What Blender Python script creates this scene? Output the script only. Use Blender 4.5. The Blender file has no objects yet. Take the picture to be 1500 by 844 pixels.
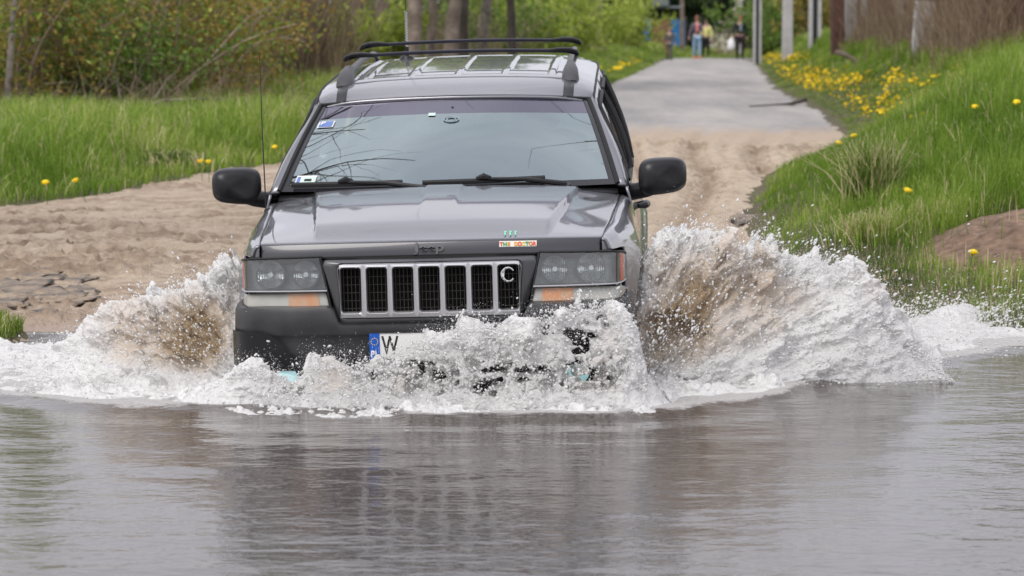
import bpy, bmesh, math, random
import numpy as np
from math import radians, sin, cos, pi
from mathutils import Vector, Matrix, Euler

random.seed(7)
RNG = np.random.default_rng(11)
SC = bpy.context.scene
COL = SC.collection

# ------------------------------------------------------------------ camera, sky, sun, exposure
CAMH = 1.62
cam_d = bpy.data.cameras.new("camera")
cam = bpy.data.objects.new("camera", cam_d)
COL.objects.link(cam)
cam.location = (0, 0, CAMH)
cam_d.sensor_width = 36
cam_d.lens = 4485 / 1500 * 36
pitch = math.atan(389 / 4485)
cam.rotation_euler = (radians(90) - pitch, 0, 0)
cam_d.clip_end = 3000
cam_d.dof.use_dof = True
cam_d.dof.focus_distance = 13.4
cam_d.dof.aperture_fstop = 5.2
SC.camera = cam
SC.render.engine = 'CYCLES'
SC.cycles.use_denoising = True
SC.cycles.max_bounces = 7
SC.cycles.transparent_max_bounces = 12
SC.cycles.caustics_reflective = False
SC.cycles.caustics_refractive = False
SC.view_settings.view_transform = 'Standard'
SC.view_settings.look = 'None'
SC.view_settings.exposure = 0.12
SC.view_settings.gamma = 1
SC.view_settings.use_curve_mapping = False

SUN_EL, SUN_AZ = 52, 215       # azimuth clockwise from +Y
w = bpy.data.worlds.new("World")
SC.world = w
w.use_nodes = True
nt = w.node_tree
nt.nodes.clear()
wo = nt.nodes.new('ShaderNodeOutputWorld')
bg = nt.nodes.new('ShaderNodeBackground')
sky = nt.nodes.new('ShaderNodeTexSky')
sky.sky_type = 'NISHITA'
sky.sun_disc = False
sky.sun_elevation = radians(SUN_EL)
sky.sun_rotation = radians(SUN_AZ)
sky.air_density = 1.2
sky.dust_density = 2.5
tc = nt.nodes.new('ShaderNodeTexCoord')
mp = nt.nodes.new('ShaderNodeMapping')
mp.inputs['Scale'].default_value = (1.0, 1.0, 2.2)
cn = nt.nodes.new('ShaderNodeTexNoise')
cn.inputs['Scale'].default_value = 2.2
cn.inputs['Detail'].default_value = 6
cn.inputs['Distortion'].default_value = 0.6
cr = nt.nodes.new('ShaderNodeValToRGB')
cr.color_ramp.elements[0].position = 0.30
cr.color_ramp.elements[0].color = (7.3, 7.35, 8.3, 1)
cr.color_ramp.elements[1].position = 0.68
cr.color_ramp.elements[1].color = (12.2, 12.1, 12.7, 1)
mx = nt.nodes.new('ShaderNodeMix')
mx.data_type = 'RGBA'
mx.inputs[0].default_value = 0.85
nt.links.new(tc.outputs['Generated'], mp.inputs['Vector'])
nt.links.new(mp.outputs[0], cn.inputs['Vector'])
nt.links.new(cn.outputs['Fac'], cr.inputs[0])
nt.links.new(sky.outputs[0], mx.inputs[6])
nt.links.new(cr.outputs[0], mx.inputs[7])
nt.links.new(mx.outputs[2], bg.inputs['Color'])
bg.inputs['Strength'].default_value = 0.1
nt.links.new(bg.outputs[0], wo.inputs['Surface'])

sun_d = bpy.data.lights.new("sun", 'SUN')
sun_d.energy = 1.9
sun_d.angle = radians(32)
sun_d.color = (1.0, 0.96, 0.9)
sun = bpy.data.objects.new("sun", sun_d)
COL.objects.link(sun)
az, el = radians(SUN_AZ), radians(SUN_EL)
sdir = Vector((sin(az) * cos(el), cos(az) * cos(el), sin(el)))
sun.rotation_euler = sdir.to_track_quat('Z', 'Y').to_euler()
sun.location = (0, -5, 30)

# ------------------------------------------------------------------ helpers
def tag(o, label=None, cat=None, group=None, kind=None):
    if label: o['label'] = label
    if cat: o['category'] = cat
    if group: o['group'] = group
    if kind: o['kind'] = kind
    return o

def empty(name, loc=(0, 0, 0), rot=(0, 0, 0), parent=None):
    o = bpy.data.objects.new(name, None)
    COL.objects.link(o)
    o.location = loc
    o.rotation_euler = rot
    o.empty_display_size = 0.1
    if parent: o.parent = parent
    return o

class MB:
    """collects vertices and faces for one mesh"""
    def __init__(s): s.v = []; s.f = []
    def add(s, vs, fs):
        n = len(s.v); s.v += [tuple(p) for p in vs]; s.f += [tuple(i + n for i in f) for f in fs]
    def box(s, c, d, rot=None, taper=1.0):
        x, y, z = d[0] / 2, d[1] / 2, d[2] / 2
        vs = [Vector((i * x * (taper if k > 0 else 1), j * y * (taper if k > 0 else 1), k * z)) for k in (-1, 1) for j in (-1, 1) for i in (-1, 1)]
        if rot: R = Euler(rot).to_matrix(); vs = [R @ p for p in vs]
        vs = [p + Vector(c) for p in vs]
        s.add(vs, [(0, 2, 3, 1), (4, 5, 7, 6), (0, 1, 5, 4), (2, 6, 7, 3), (0, 4, 6, 2), (1, 3, 7, 5)])
        return s
    def tube(s, pts, r, n=8, cap=True, flat=1.0):
        pts = [Vector(p) for p in pts]
        rs = r if isinstance(r, (list, tuple)) else [r] * len(pts)
        rings = []; up = Vector((0.13, 0.31, 0.94)).normalized()
        for i, p in enumerate(pts):
            d = (pts[min(i + 1, len(pts) - 1)] - pts[max(i - 1, 0)]).normalized()
            if abs(d.dot(up)) > 0.97: up = Vector((0.9, 0.3, 0.1)).normalized()
            a = d.cross(up).normalized(); b = a.cross(d).normalized()
            rings.append([p + a * cos(2 * pi * k / n) * rs[i] + b * sin(2 * pi * k / n) * rs[i] * flat for k in range(n)])
        vs = [q for rg in rings for q in rg]
        fs = [(i * n + k, i * n + (k + 1) % n, (i + 1) * n + (k + 1) % n, (i + 1) * n + k) for i in range(len(pts) - 1) for k in range(n)]
        if cap:
            fs.append(tuple(range(n))[::-1]); fs.append(tuple((len(pts) - 1) * n + k for k in range(n)))
        s.add(vs, fs); return s
    def loops(s, loops, closed=True, cap0=False, cap1=False):
        n = len(loops[0]); vs = [p for l in loops for p in l]; fs = []
        for i in range(len(loops) - 1):
            for k in range(n if closed else n - 1):
                fs.append((i * n + k, i * n + (k + 1) % n, (i + 1) * n + (k + 1) % n, (i + 1) * n + k))
        if cap0: fs.append(tuple(range(n))[::-1])
        if cap1: fs.append(tuple((len(loops) - 1) * n + k for k in range(n)))
        s.add(vs, fs); return s
    def grid(s, fn, nu, nv, us=None, vs_=None, keep=None):
        us = us or [i / nu for i in range(nu + 1)]; vs_ = vs_ or [i / nv for i in range(nv + 1)]
        pts = [fn(u, v) for v in vs_ for u in us]; n = len(us); fs = []
        for j in range(len(vs_) - 1):
            for i in range(n - 1):
                if keep and not keep((us[i] + us[i + 1]) / 2, (vs_[j] + vs_[j + 1]) / 2): continue
                fs.append((j * n + i, j * n + i + 1, (j + 1) * n + i + 1, (j + 1) * n + i))
        s.add(pts, fs); return s
    def build(s, name, mat, parent=None, smooth=True, bevel=0, solid=0, sub=0, loc=None, autosmooth=None):
        me = bpy.data.meshes.new(name)
        me.from_pydata([tuple(p) for p in s.v], [], s.f)
        me.update()
        bm = bmesh.new(); bm.from_mesh(me)
        loose = [v for v in bm.verts if not v.link_faces]
        bmesh.ops.delete(bm, geom=loose, context='VERTS')
        bmesh.ops.recalc_face_normals(bm, faces=bm.faces)
        bm.to_mesh(me); bm.free()
        if smooth:
            me.polygons.foreach_set('use_smooth', [True] * len(me.polygons))
            me.set_sharp_from_angle(angle=radians(autosmooth if autosmooth else 40))
        me.materials.append(mat)
        o = bpy.data.objects.new(name, me)
        COL.objects.link(o)
        if parent: o.parent = parent
        if loc: o.location = loc
        if solid:
            m = o.modifiers.new('solid', 'SOLIDIFY'); m.thickness = solid; m.offset = -1
        if bevel:
            m = o.modifiers.new('bevel', 'BEVEL'); m.width = bevel; m.segments = 2; m.limit_method = 'ANGLE'; m.angle_limit = radians(35)
        if sub:
            m = o.modifiers.new('sub', 'SUBSURF'); m.levels = sub; m.render_levels = sub
        return o

def npmesh(name, V, F, mat, parent=None, smooth=True, attrs=None):
    """V (n,3) float array, F (m,k) int array with one k"""
    me = bpy.data.meshes.new(name)
    n, m, k = len(V), len(F), F.shape[1]
    me.vertices.add(n); me.vertices.foreach_set('co', np.ascontiguousarray(V, dtype=np.float32).ravel())
    me.loops.add(m * k); me.loops.foreach_set('vertex_index', np.ascontiguousarray(F, dtype=np.int32).ravel())
    me.polygons.add(m)
    me.polygons.foreach_set('loop_start', np.arange(0, m * k, k, dtype=np.int32))
    me.polygons.foreach_set('loop_total', np.full(m, k, dtype=np.int32))
    me.polygons.foreach_set('use_smooth', np.full(m, smooth, dtype=bool))
    me.update(calc_edges=True)
    for an, av in (attrs or {}).items():
        a = me.attributes.new(an, 'FLOAT', 'POINT'); a.data.foreach_set('value', np.ascontiguousarray(av, dtype=np.float32))
    if mat: me.materials.append(mat)
    o = bpy.data.objects.new(name, me)
    COL.objects.link(o)
    if parent: o.parent = parent
    return o

# ------------------------------------------------------------------ noise in numpy
_LAT = np.random.default_rng(5).random((64, 64, 64)).astype(np.float32) * 2 - 1
def vnoise3(x, y, z):
    xi, yi, zi = np.floor(x).astype(np.int32), np.floor(y).astype(np.int32), np.floor(z).astype(np.int32)
    fx, fy, fz = x - xi, y - yi, z - zi
    fx = fx * fx * (3 - 2 * fx); fy = fy * fy * (3 - 2 * fy); fz = fz * fz * (3 - 2 * fz)
    x0, x1, y0, y1, z0, z1 = xi & 63, (xi + 1) & 63, yi & 63, (yi + 1) & 63, zi & 63, (zi + 1) & 63
    L = _LAT
    a = L[x0, y0, z0] * (1 - fx) + L[x1, y0, z0] * fx
    b = L[x0, y1, z0] * (1 - fx) + L[x1, y1, z0] * fx
    c = L[x0, y0, z1] * (1 - fx) + L[x1, y0, z1] * fx
    d = L[x0, y1, z1] * (1 - fx) + L[x1, y1, z1] * fx
    return (a * (1 - fy) + b * fy) * (1 - fz) + (c * (1 - fy) + d * fy) * fz
def fbm3(x, y, z, o=4, lac=2.03, g=0.5):
    s = 0; a = 1; t = 0
    for k in range(o):
        s = s + a * vnoise3(x + 17.3 * k, y + 5.1 * k, z + 9.7 * k); t += a; a *= g; x = x * lac; y = y * lac; z = z * lac
    return s / t
def fbm2(x, y, o=4, seed=0.0): return fbm3(x, y, np.zeros_like(x) + seed + 0.5, o)
def sstep(a, b, x):
    t = np.clip((x - a) / (b - a), 0, 1); return t * t * (3 - 2 * t)

# ------------------------------------------------------------------ materials
def mat(name, col=(.5, .5, .5), rough=.5, metal=0., coat=0., spec=None, emit=None, estr=0., trans=0., alpha=1.,
        noise=None, bump=None, sub=0., ior=1.45, sheen=0.):
    """noise=(scale, colour2, amount[, detail]), bump=(scale, strength, distance)"""
    m = bpy.data.materials.new(name); m.use_nodes = True
    n = m.node_tree.nodes; l = m.node_tree.links
    b = n['Principled BSDF']
    b.inputs['Base Color'].default_value = (*col, 1)
    b.inputs['Roughness'].default_value = rough
    b.inputs['Metallic'].default_value = metal
    b.inputs['Coat Weight'].default_value = coat
    b.inputs['Coat Roughness'].default_value = 0.04
    b.inputs['IOR'].default_value = ior
    if spec is not None: b.inputs['Specular IOR Level'].default_value = spec
    if trans: b.inputs['Transmission Weight'].default_value = trans
    if alpha < 1: b.inputs['Alpha'].default_value = alpha
    if sub: b.inputs['Subsurface Weight'].default_value = sub
    if emit: b.inputs['Emission Color'].default_value = (*emit, 1); b.inputs['Emission Strength'].default_value = estr
    co = n.new('ShaderNodeTexCoord')
    if noise:
        t = n.new('ShaderNodeTexNoise'); t.inputs['Scale'].default_value = noise[0]; t.inputs['Detail'].default_value = noise[3] if len(noise) > 3 else 5
        r = n.new('ShaderNodeValToRGB'); r.color_ramp.elements[0].position = .5 - .5 * (1 - noise[2]) * .6; r.color_ramp.elements[1].position = .5 + .5 * (1 - noise[2]) * .6 + .02
        r.color_ramp.elements[0].color = (*col, 1); r.color_ramp.elements[1].color = (*noise[1], 1)
        l.new(co.outputs['Object'], t.inputs['Vector']); l.new(t.outputs['Fac'], r.inputs[0]); l.new(r.outputs[0], b.inputs['Base Color'])
    if bump:
        t = n.new('ShaderNodeTexNoise'); t.inputs['Scale'].default_value = bump[0]; t.inputs['Detail'].default_value = 6
        u = n.new('ShaderNodeBump'); u.inputs['Strength'].default_value = bump[1]; u.inputs['Distance'].default_value = bump[2]
        l.new(co.outputs['Object'], t.inputs['Vector']); l.new(t.outputs['Fac'], u.inputs['Height']); l.new(u.outputs[0], b.inputs['Normal'])
    return m

def glass_mat(name, tint, refl, rough=0.02, gloss=(1, 1, 1)):
    """thin coated pane: part mirror, part tinted see-through"""
    m = bpy.data.materials.new(name); m.use_nodes = True
    n = m.node_tree.nodes; l = m.node_tree.links; n.clear()
    o = n.new('ShaderNodeOutputMaterial'); g = n.new('ShaderNodeBsdfGlossy'); t = n.new('ShaderNodeBsdfTransparent')
    g.inputs['Roughness'].default_value = rough; g.inputs['Color'].default_value = (*gloss, 1); t.inputs['Color'].default_value = (*tint, 1)
    fr = n.new('ShaderNodeLayerWeight'); fr.inputs['Blend'].default_value = 0.35
    ma = n.new('ShaderNodeMath'); ma.operation = 'MULTIPLY_ADD'; ma.inputs[1].default_value = 1 - refl; ma.inputs[2].default_value = refl
    x = n.new('ShaderNodeMixShader')
    l.new(fr.outputs['Fresnel'], ma.inputs[0]); l.new(ma.outputs[0], x.inputs[0]); l.new(t.outputs[0], x.inputs[1]); l.new(g.outputs[0], x.inputs[2]); l.new(x.outputs[0], o.inputs[0])
    return m

def ramp_attr(name, attr, stops, rough=.6, spec=.3, transl=0., bump=None):
    """colour taken from a per-vertex value through a ramp"""
    m = bpy.data.materials.new(name); m.use_nodes = True
    n = m.node_tree.nodes; l = m.node_tree.links; b = n['Principled BSDF']
    a = n.new('ShaderNodeAttribute'); a.attribute_name = attr
    r = n.new('ShaderNodeValToRGB'); e = r.color_ramp.elements
    while len(e) < len(stops): e.new(0.5)
    for k, (p, c) in enumerate(stops): e[k].position = p; e[k].color = (*c, 1)
    l.new(a.outputs['Fac'], r.inputs[0]); l.new(r.outputs[0], b.inputs['Base Color'])
    b.inputs['Roughness'].default_value = rough; b.inputs['Specular IOR Level'].default_value = spec
    if transl:
        o = n['Material Output']; t = n.new('ShaderNodeBsdfTranslucent'); x = n.new('ShaderNodeMixShader'); x.inputs[0].default_value = transl
        l.new(r.outputs[0], t.inputs['Color']); l.new(b.outputs[0], x.inputs[1]); l.new(t.outputs[0], x.inputs[2]); l.new(x.outputs[0], o.inputs[0])
    return m

# ------------------------------------------------------------------ terrain
def pl(v, xs, ys): return np.interp(v, xs, ys)
# grass edge on the left of the track and bank edge on the right, as x over distance y
LE_Y = [-60, 14.2, 15.2, 16.2, 17.0, 18.0, 19.3, 21, 22.6, 23.9, 26.8, 29, 31.5, 36, 61, 106, 150, 400]
LE_X = [-40, -40, -40, -40, -40, -40, -14, -6, -3.9, -3.3, -2.75, -2.2, -1.0, .1, 1.75, 5.2, 9.5, 40]
RE_Y = [-60, 15.0, 16.0, 17.0, 18.5, 21.5, 24.8, 27.7, 31, 34.4, 45, 61, 107, 150, 400]
RE_X = [2.6, 2.5, 2.15, 1.75, 1.6, 1.62, 1.94, 2.4, 3.2, 3.75, 4.5, 5.2, 8.35, 12.6, 44]
SH_X = [-60, -12, -4, -2.6, -2.1, -1.6, -1.2, 0.9, 1.5, 1.9, 2.4, 3.2, 6, 60]
SH_Y = [13.5, 14.2, 15.1, 15.6, 16.3, 17.6, 18.8, 18.8, 17.6, 16.9, 16.3, 15.5, 14.6, 14]
def rut(x, y, path_y, wdt, depth, lug):
    d = (y - path_y) / wdt
    g = np.exp(-d * d)
    r = -depth * g * (1 - .9 * d * d) 
    return r
def terrain(x, y, fine=True):
    x = np.asarray(x, dtype=np.float64); y = np.asarray(y, dtype=np.float64)
    ys = pl(x, SH_X, SH_Y) + .18 * fbm2(x * 1.7, y * 0 + 3.0, 3, 2.0)
    s = y - ys
    h = np.where(s > 0, .30 * (1 - np.exp(-np.maximum(s, 0) / 4.5)), np.maximum(s * .11, -.30))
    # right bank
    re = pl(y, RE_Y, RE_X) + .12 * fbm2(x * 0 + 1.0, y * .9, 3, 5.0)
    e = x - re
    A = pl(y, [15, 17, 18.5, 20, 23, 30, 45, 110, 200], [.12, .14, .17, .30, .55, .95, 1.05, 1.0, .9])
    fade = sstep(-0.2, 1.0, s)
    h = h + fade * A * sstep(-.25, 2.8, e) * (1 + .15 * fbm2(x * 1.2, y * .8, 3, 8.0))
    h = h + fade * .13 * sstep(-.05, .35, e) * sstep(30, 22, y) * sstep(16.5, 19.5, y)
    # soil mound
    mx_, my_ = 3.2, 18.2
    dm = np.sqrt(((x - mx_) / .80) ** 2 + ((y - my_) / .75) ** 2)
    h = h + .15 * np.clip(1 - dm ** 2.2, 0, 1) * (1 + .45 * fbm2(x * 6, y * 5, 5, 3.0))
    # left meadow
    le = pl(y, LE_Y, LE_X)
    el_ = le - x
    h = h + .12 * sstep(0, 1.5, el_) + .12 * sstep(2, 14, el_) + .25 * sstep(34, 70, y) * sstep(0, 3, el_)
    # small grassy point at the lower left
    dp = np.sqrt(((x + 3.25) / .8) ** 2 + ((y - 15.7) / .45) ** 2)
    h = h + .12 * np.clip(1 - dp ** 2, 0, 1)
    # bank behind the camera
    h = h + sstep(-8, -14, y) * 1.1
    if fine:
        sand = sstep(.1, .6, s) * sstep(.1, -.2, e) * sstep(.1, -.1, el_)
        tr = 0
        for y0, k, wd, dp_, ph in ((18.75, .62, .13, .05, 0), (19.35, .60, .11, .045, 2), (20.3, .72, .14, .06, 4), (21.2, .80, .16, .05, 1), (22.0, .95, .12, .045, 3)):
            py = y0 + k * (x + 3.1) + .18 * (x + 1.5) ** 2 * .4 + .06 * np.sin(x * 2 + ph)
            d = (y - py) / wd
            lug = .030 * np.sin(x * 62 + np.abs(d) * 2.2) * (np.abs(d) < .9)
            tr = tr + (-dp_ * np.exp(-d * d) + .5 * dp_ * np.exp(-(np.abs(d) - 1.7) ** 2 * 2.5) + lug) * sstep(1.0, -.4, x)
        for x0, k in ((.62, .055), (1.15, .07), (1.62, .085), (-.95, .03)):
            px_ = x0 + k * (y - 20) + .1 * np.sin(y * .5 + x0)
            d = (x - px_) / .12
            lug = .035 * np.sin(y * 26 + np.abs(d) * 2) * (np.abs(d) < 1)
            tr = tr + (-.05 * np.exp(-d * d) + .03 * np.exp(-(np.abs(d) - 1.7) ** 2 * 2.5) + lug) * sstep(18.5, 20, y)
        rough_ = .022 * fbm2(x * 4, y * 2.2, 4, 1.0) + .03 * np.abs(fbm2(x * 1.6, y * 9 - x * 5, 4, 14.0)) * sstep(1, -.5, x) + (.05 * np.abs(fbm2(x * 9, y * 6, 4, 4.0)) + .03 * fbm2(x * 22, y * 16, 2, 6.)) * (.35 + 1.3 * sstep(-.1, .3, fbm2(x * .6, y * 1.1, 3, 9.)))
        road = sstep(32.0, 40, y + 1.5 * fbm2(x * 1.5, y * .4, 3, 6.0))
        h = h + sand * (1 - road) * (tr + rough_) + sand * road * .012 * fbm2(x * 6, y * 3, 3, 9.)
        h = h + (1 - sand) * .05 * fbm2(x * 2.5, y * 2.5, 4, 7.0) * sstep(0, .5, s)
        # dark broken crust at the left of the ford
        br = sstep(.5, .9, 1 - np.sqrt(((x + 3.0) / 1.0) ** 2 + ((y - 17.2) / 1.3) ** 2) + .25 * fbm2(x * 3, y * 3, 3, 2.5))
    if fine == 'rut': return sand * np.clip(-tr / .035 + .6 * sstep(.12, .3, np.abs(fbm2(x * 1.6, y * 9 - x * 5, 4, 14.0))) * sstep(1, -.5, x) + .6 * sstep(.0, .35, np.abs(fbm2(x * 9, y * 6, 4, 4.0))) * (.2 + 1.2 * sstep(-.1, .3, fbm2(x * .6, y * 1.1, 3, 9.))), 0, 1) * (1 - road)
    return h
def zones(x, y):
    """0 soil under grass, 1 sand, 2 gravel road"""
    ys = pl(x, SH_X, SH_Y)
    e = x - pl(y, RE_Y, RE_X) - .15 * fbm2(x * 3, y * 2, 3, 12.)
    el_ = pl(y, LE_Y, LE_X) - x - .12 * fbm2(x * 3, y * 2, 3, 13.)
    z = np.ones_like(x)
    z = np.where((e > 0) | (el_ > 0), 0, z)
    dp = np.sqrt(((x + 3.25) / .75) ** 2 + ((y - 15.7) / .42) ** 2) + .2 * fbm2(x * 4, y * 4, 3, 2.)
    z = np.where(dp < 1, 0, z)
    rd = y + 2.2 * fbm2(x * 1.5, y * .8, 4, 6.0)
    z = np.where((z == 1) & (rd > 33.4), 2, z)
    z = np.where(y > 114, 0, z)
    return z
def gz(x, y): return float(terrain(np.array([x]), np.array([y]))[0])

def axis(segs):
    out = []
    for a, b, st in segs: out.append(np.arange(a, b, st))
    return np.concatenate(out + [[segs[-1][1]]])
gx = axis([(-900, -100, 80), (-100, -20, 8), (-20, -6, .8), (-6, -4.2, .12), (-4.2, 4.6, .03), (4.6, 8, .1), (8, 20, .6), (20, 100, 8), (100, 900, 80)])
gy = axis([(-300, -20, 20), (-20, 10, 1.), (10, 15, .15), (15, 24, .032), (24, 36, .06), (36, 60, .2), (60, 130, .8), (130, 200, 5), (200, 1800, 100)])
GX, GY = np.meshgrid(gx, gy)
GH = terrain(GX, GY)
ZC = zones((GX[:-1, :-1] + GX[1:, 1:]) / 2, (GY[:-1, :-1] + GY[1:, 1:]) / 2)
nxg = len(gx)
ii, jj = np.meshgrid(np.arange(nxg - 1), np.arange(len(gy) - 1))
base = (jj * nxg + ii)
FALL = np.stack([base, base + 1, base + nxg + 1, base + nxg], -1)
VALL = np.stack([GX, GY, GH], -1).reshape(-1, 3)
wet = np.clip(1 - GH / .09, 0, 1).reshape(-1) 
dmound = np.sqrt(((GX - 3.2) / .80) ** 2 + ((GY - 18.2) / .75) ** 2) + .12 * fbm2(GX * 5, GY * 5, 3, 1.)
moundmask = (dmound < 1).astype(float).reshape(-1)
RMIX = (sstep(30.5, 45, GY + 2.5 * fbm2(GX * 1.3, GY * .7, 4, 16.))).reshape(-1)
RUT = terrain(GX, GY, 'rut').reshape(-1)
def submesh(name, mask, m):
    F = FALL[mask]; F = F.reshape(-1, 4)
    u, inv = np.unique(F, return_inverse=True)
    return npmesh(name, VALL[u], inv.reshape(-1, 4), m, attrs={'wet': wet[u], 'mound': moundmask[u], 'rut': RUT[u], 'rmix': RMIX[u]})

def ground_mat(name, c1, c2, c3, sc, bumps, wetc=None, mound=False, rough=.9):
    m = bpy.data.materials.new(name); m.use_nodes = True
    n = m.node_tree.nodes; l = m.node_tree.links; b = n['Principled BSDF']
    g = n.new('ShaderNodeNewGeometry')
    t1 = n.new('ShaderNodeTexNoise'); t1.inputs['Scale'].default_value = sc[0]; t1.inputs['Detail'].default_value = 8; t1.inputs['Roughness'].default_value = .65
    t2 = n.new('ShaderNodeTexNoise'); t2.inputs['Scale'].default_value = sc[1]; t2.inputs['Detail'].default_value = 4; t2.inputs['Roughness'].default_value = .7
    mpp = n.new('ShaderNodeMapping'); mpp.inputs['Scale'].default_value = (1, .16, 1) if name == 'gravel' else (1, 1, 1); l.new(g.outputs['Position'], mpp.inputs[0]); l.new(mpp.outputs[0], t1.inputs['Vector']); l.new(g.outputs['Position'], t2.inputs['Vector'])
    r1 = n.new('ShaderNodeValToRGB'); r1.color_ramp.elements[0].position = .35; r1.color_ramp.elements[1].position = .65
    r1.color_ramp.elements[0].color = (*c1, 1); r1.color_ramp.elements[1].color = (*c2, 1)
    l.new(t1.outputs['Fac'], r1.inputs[0])
    r2 = n.new('ShaderNodeValToRGB'); r2.color_ramp.elements[0].position = .52; r2.color_ramp.elements[1].position = .72
    l.new(t2.outputs['Fac'], r2.inputs[0])
    mx = n.new('ShaderNodeMix'); mx.data_type = 'RGBA'; mx.inputs[7].default_value = (*c3, 1)
    l.new(r2.outputs[0], mx.inputs[0]); l.new(r1.outputs[0], mx.inputs[6])
    out = mx.outputs[2]
    b.inputs['Roughness'].default_value = rough
    if mound:
        a = n.new('ShaderNodeAttribute'); a.attribute_name = 'mound'
        mm = n.new('ShaderNodeMix'); mm.data_type = 'RGBA'
        r3 = n.new('ShaderNodeValToRGB'); r3.color_ramp.elements[0].color = (.09, .055, .036, 1); r3.color_ramp.elements[1].color = (.27, .18, .125, 1)
        r3.color_ramp.elements[0].position = .3; r3.color_ramp.elements[1].position = .7
        t3 = n.new('ShaderNodeTexNoise'); t3.inputs['Scale'].default_value = 14; t3.inputs['Detail'].default_value = 6; l.new(g.outputs['Position'], t3.inputs['Vector']); l.new(t3.outputs['Fac'], r3.inputs[0])
        l.new(a.outputs['Fac'], mm.inputs[0]); l.new(out, mm.inputs[6]); l.new(r3.outputs[0], mm.inputs[7]); out = mm.outputs[2]
    if wetc:
        a = n.new('ShaderNodeAttribute'); a.attribute_name = 'rut'
        mq = n.new('ShaderNodeMath'); mq.operation = 'MULTIPLY'; mq.inputs[1].default_value = .78; mq.use_clamp = True; l.new(a.outputs['Fac'], mq.inputs[0])
        mm = n.new('ShaderNodeMix'); mm.data_type = 'RGBA'; mm.inputs[7].default_value = (.215, .15, .10, 1)
        l.new(mq.outputs[0], mm.inputs[0]); l.new(out, mm.inputs[6]); l.new(mm.outputs[2], mm.inputs[0]) if 0 else None; out = mm.outputs[2]
        a = n.new('ShaderNodeAttribute'); a.attribute_name = 'wet'
        mm = n.new('ShaderNodeMix'); mm.data_type = 'RGBA'; mm.inputs[7].default_value = (*wetc, 1)
        l.new(a.outputs['Fac'], mm.inputs[0]); l.new(out, mm.inputs[6]); out = mm.outputs[2]
        rr = n.new('ShaderNodeMapRange'); rr.inputs[3].default_value = rough; rr.inputs[4].default_value = .35
        l.new(a.outputs['Fac'], rr.inputs[0]); l.new(rr.outputs[0], b.inputs['Roughness'])
    if wetc or name == 'gravel':
        a = n.new('ShaderNodeAttribute'); a.attribute_name = 'rmix'; t5 = n.new('ShaderNodeTexNoise'); t5.inputs['Scale'].default_value = 5; t5.inputs['Detail'].default_value = 9; t5.inputs['Roughness'].default_value = .75
        l.new(g.outputs['Position'], t5.inputs['Vector']); ad = n.new('ShaderNodeMath'); ad.operation = 'ADD'; l.new(a.outputs['Fac'], ad.inputs[0]); l.new(t5.outputs['Fac'], ad.inputs[1])
        m5 = n.new('ShaderNodeMapRange'); m5.inputs[1].default_value = .82; m5.inputs[2].default_value = 1.18; l.new(ad.outputs[0], m5.inputs[0])
        mm = n.new('ShaderNodeMix'); mm.data_type = 'RGBA'; l.new(m5.outputs[0], mm.inputs[0])
        if wetc: l.new(out, mm.inputs[6]); mm.inputs[7].default_value = (.33, .31, .30, 1)
        else: mm.inputs[6].default_value = (.42, .33, .25, 1); l.new(out, mm.inputs[7])
        out = mm.outputs[2]
    l.new(out, b.inputs['Base Color'])
    last = None
    for s_, st, di in bumps:
        t = n.new('ShaderNodeTexNoise'); t.inputs['Scale'].default_value = s_; t.inputs['Detail'].default_value = 5
        u = n.new('ShaderNodeBump'); u.inputs['Strength'].default_value = st; u.inputs['Distance'].default_value = di
        l.new(g.outputs['Position'], t.inputs['Vector']); l.new(t.outputs['Fac'], u.inputs['Height'])
        if last: l.new(last.outputs[0], u.inputs['Normal'])
        last = u
    l.new(last.outputs[0], b.inputs['Normal'])
    return m
M_SOIL = ground_mat('soil', (.075, .060, .035), (.11, .095, .045), (.06, .09, .025), (3, 9), ((30, .6, .02),), mound=True)
M_SAND = ground_mat('sand', (.41, .32, .235), (.51, .415, .32), (.28, .20, .14), (2.2, 7), ((70, .8, .012), (18, .8, .04)), wetc=(.36, .265, .20))
M_ROAD = ground_mat('gravel', (.25, .245, .25), (.41, .385, .37), (.50, .44, .37), (1.1, 14), ((60, .9, .012), (14, .4, .02)))
submesh('ground', ZC == 0, M_SOIL)['kind'] = 'structure'
submesh('sandy_track', ZC == 1, M_SAND)['kind'] = 'structure'
submesh('gravel_road', ZC == 2, M_ROAD)['kind'] = 'structure'
# ------------------------------------------------------------------ the car
M_PAINT = mat('graphite_paint', (.20, .20, .225), rough=.42, metal=.8, coat=1.0, noise=(900, (.26, .26, .285), .2, 2))
M_PAINT2 = mat('grille_surround_paint', (.11, .112, .12), rough=.38, metal=.6, coat=.5)
M_BLACKP = mat('black_plastic', (.010, .010, .012), rough=.36, bump=(300, .15, .002))
M_BUMP = mat('grey_plastic', (.030, .031, .035), rough=.38, noise=(9, (.055, .055, .058), .3), bump=(350, .2, .002))
M_RUBBER = mat('rubber', (.012, .012, .013), rough=.6)
M_SATIN = mat('satin_silver', (.62, .62, .64), rough=.33, metal=.85)
M_CHROME = mat('chrome', (.85, .85, .86), rough=.12, metal=1.0)
M_DARK = mat('dark_void', (.006, .006, .006), rough=.8)
M_WIRE = mat('grille_wire', (.045, .042, .036), rough=.5)
M_REFL = mat('lamp_reflector', (.93, .95, .95), rough=.18, metal=.95, bump=(45, .5, .006))
M_LHOUSE = mat('lamp_housing', (.15, .165, .158), rough=.4, metal=.4, noise=(25, (.27, .29, .28), .3))
M_AMBER = mat('amber', (.58, .22, .08), rough=.3, coat=.6, noise=(26, (.45, .33, .22), .35))
M_REDDISH = mat('red_amber', (.62, .12, .06), rough=.3)
M_LENS = glass_mat('lamp_lens', (.92, .95, .94), .08, rough=.07)
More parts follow.
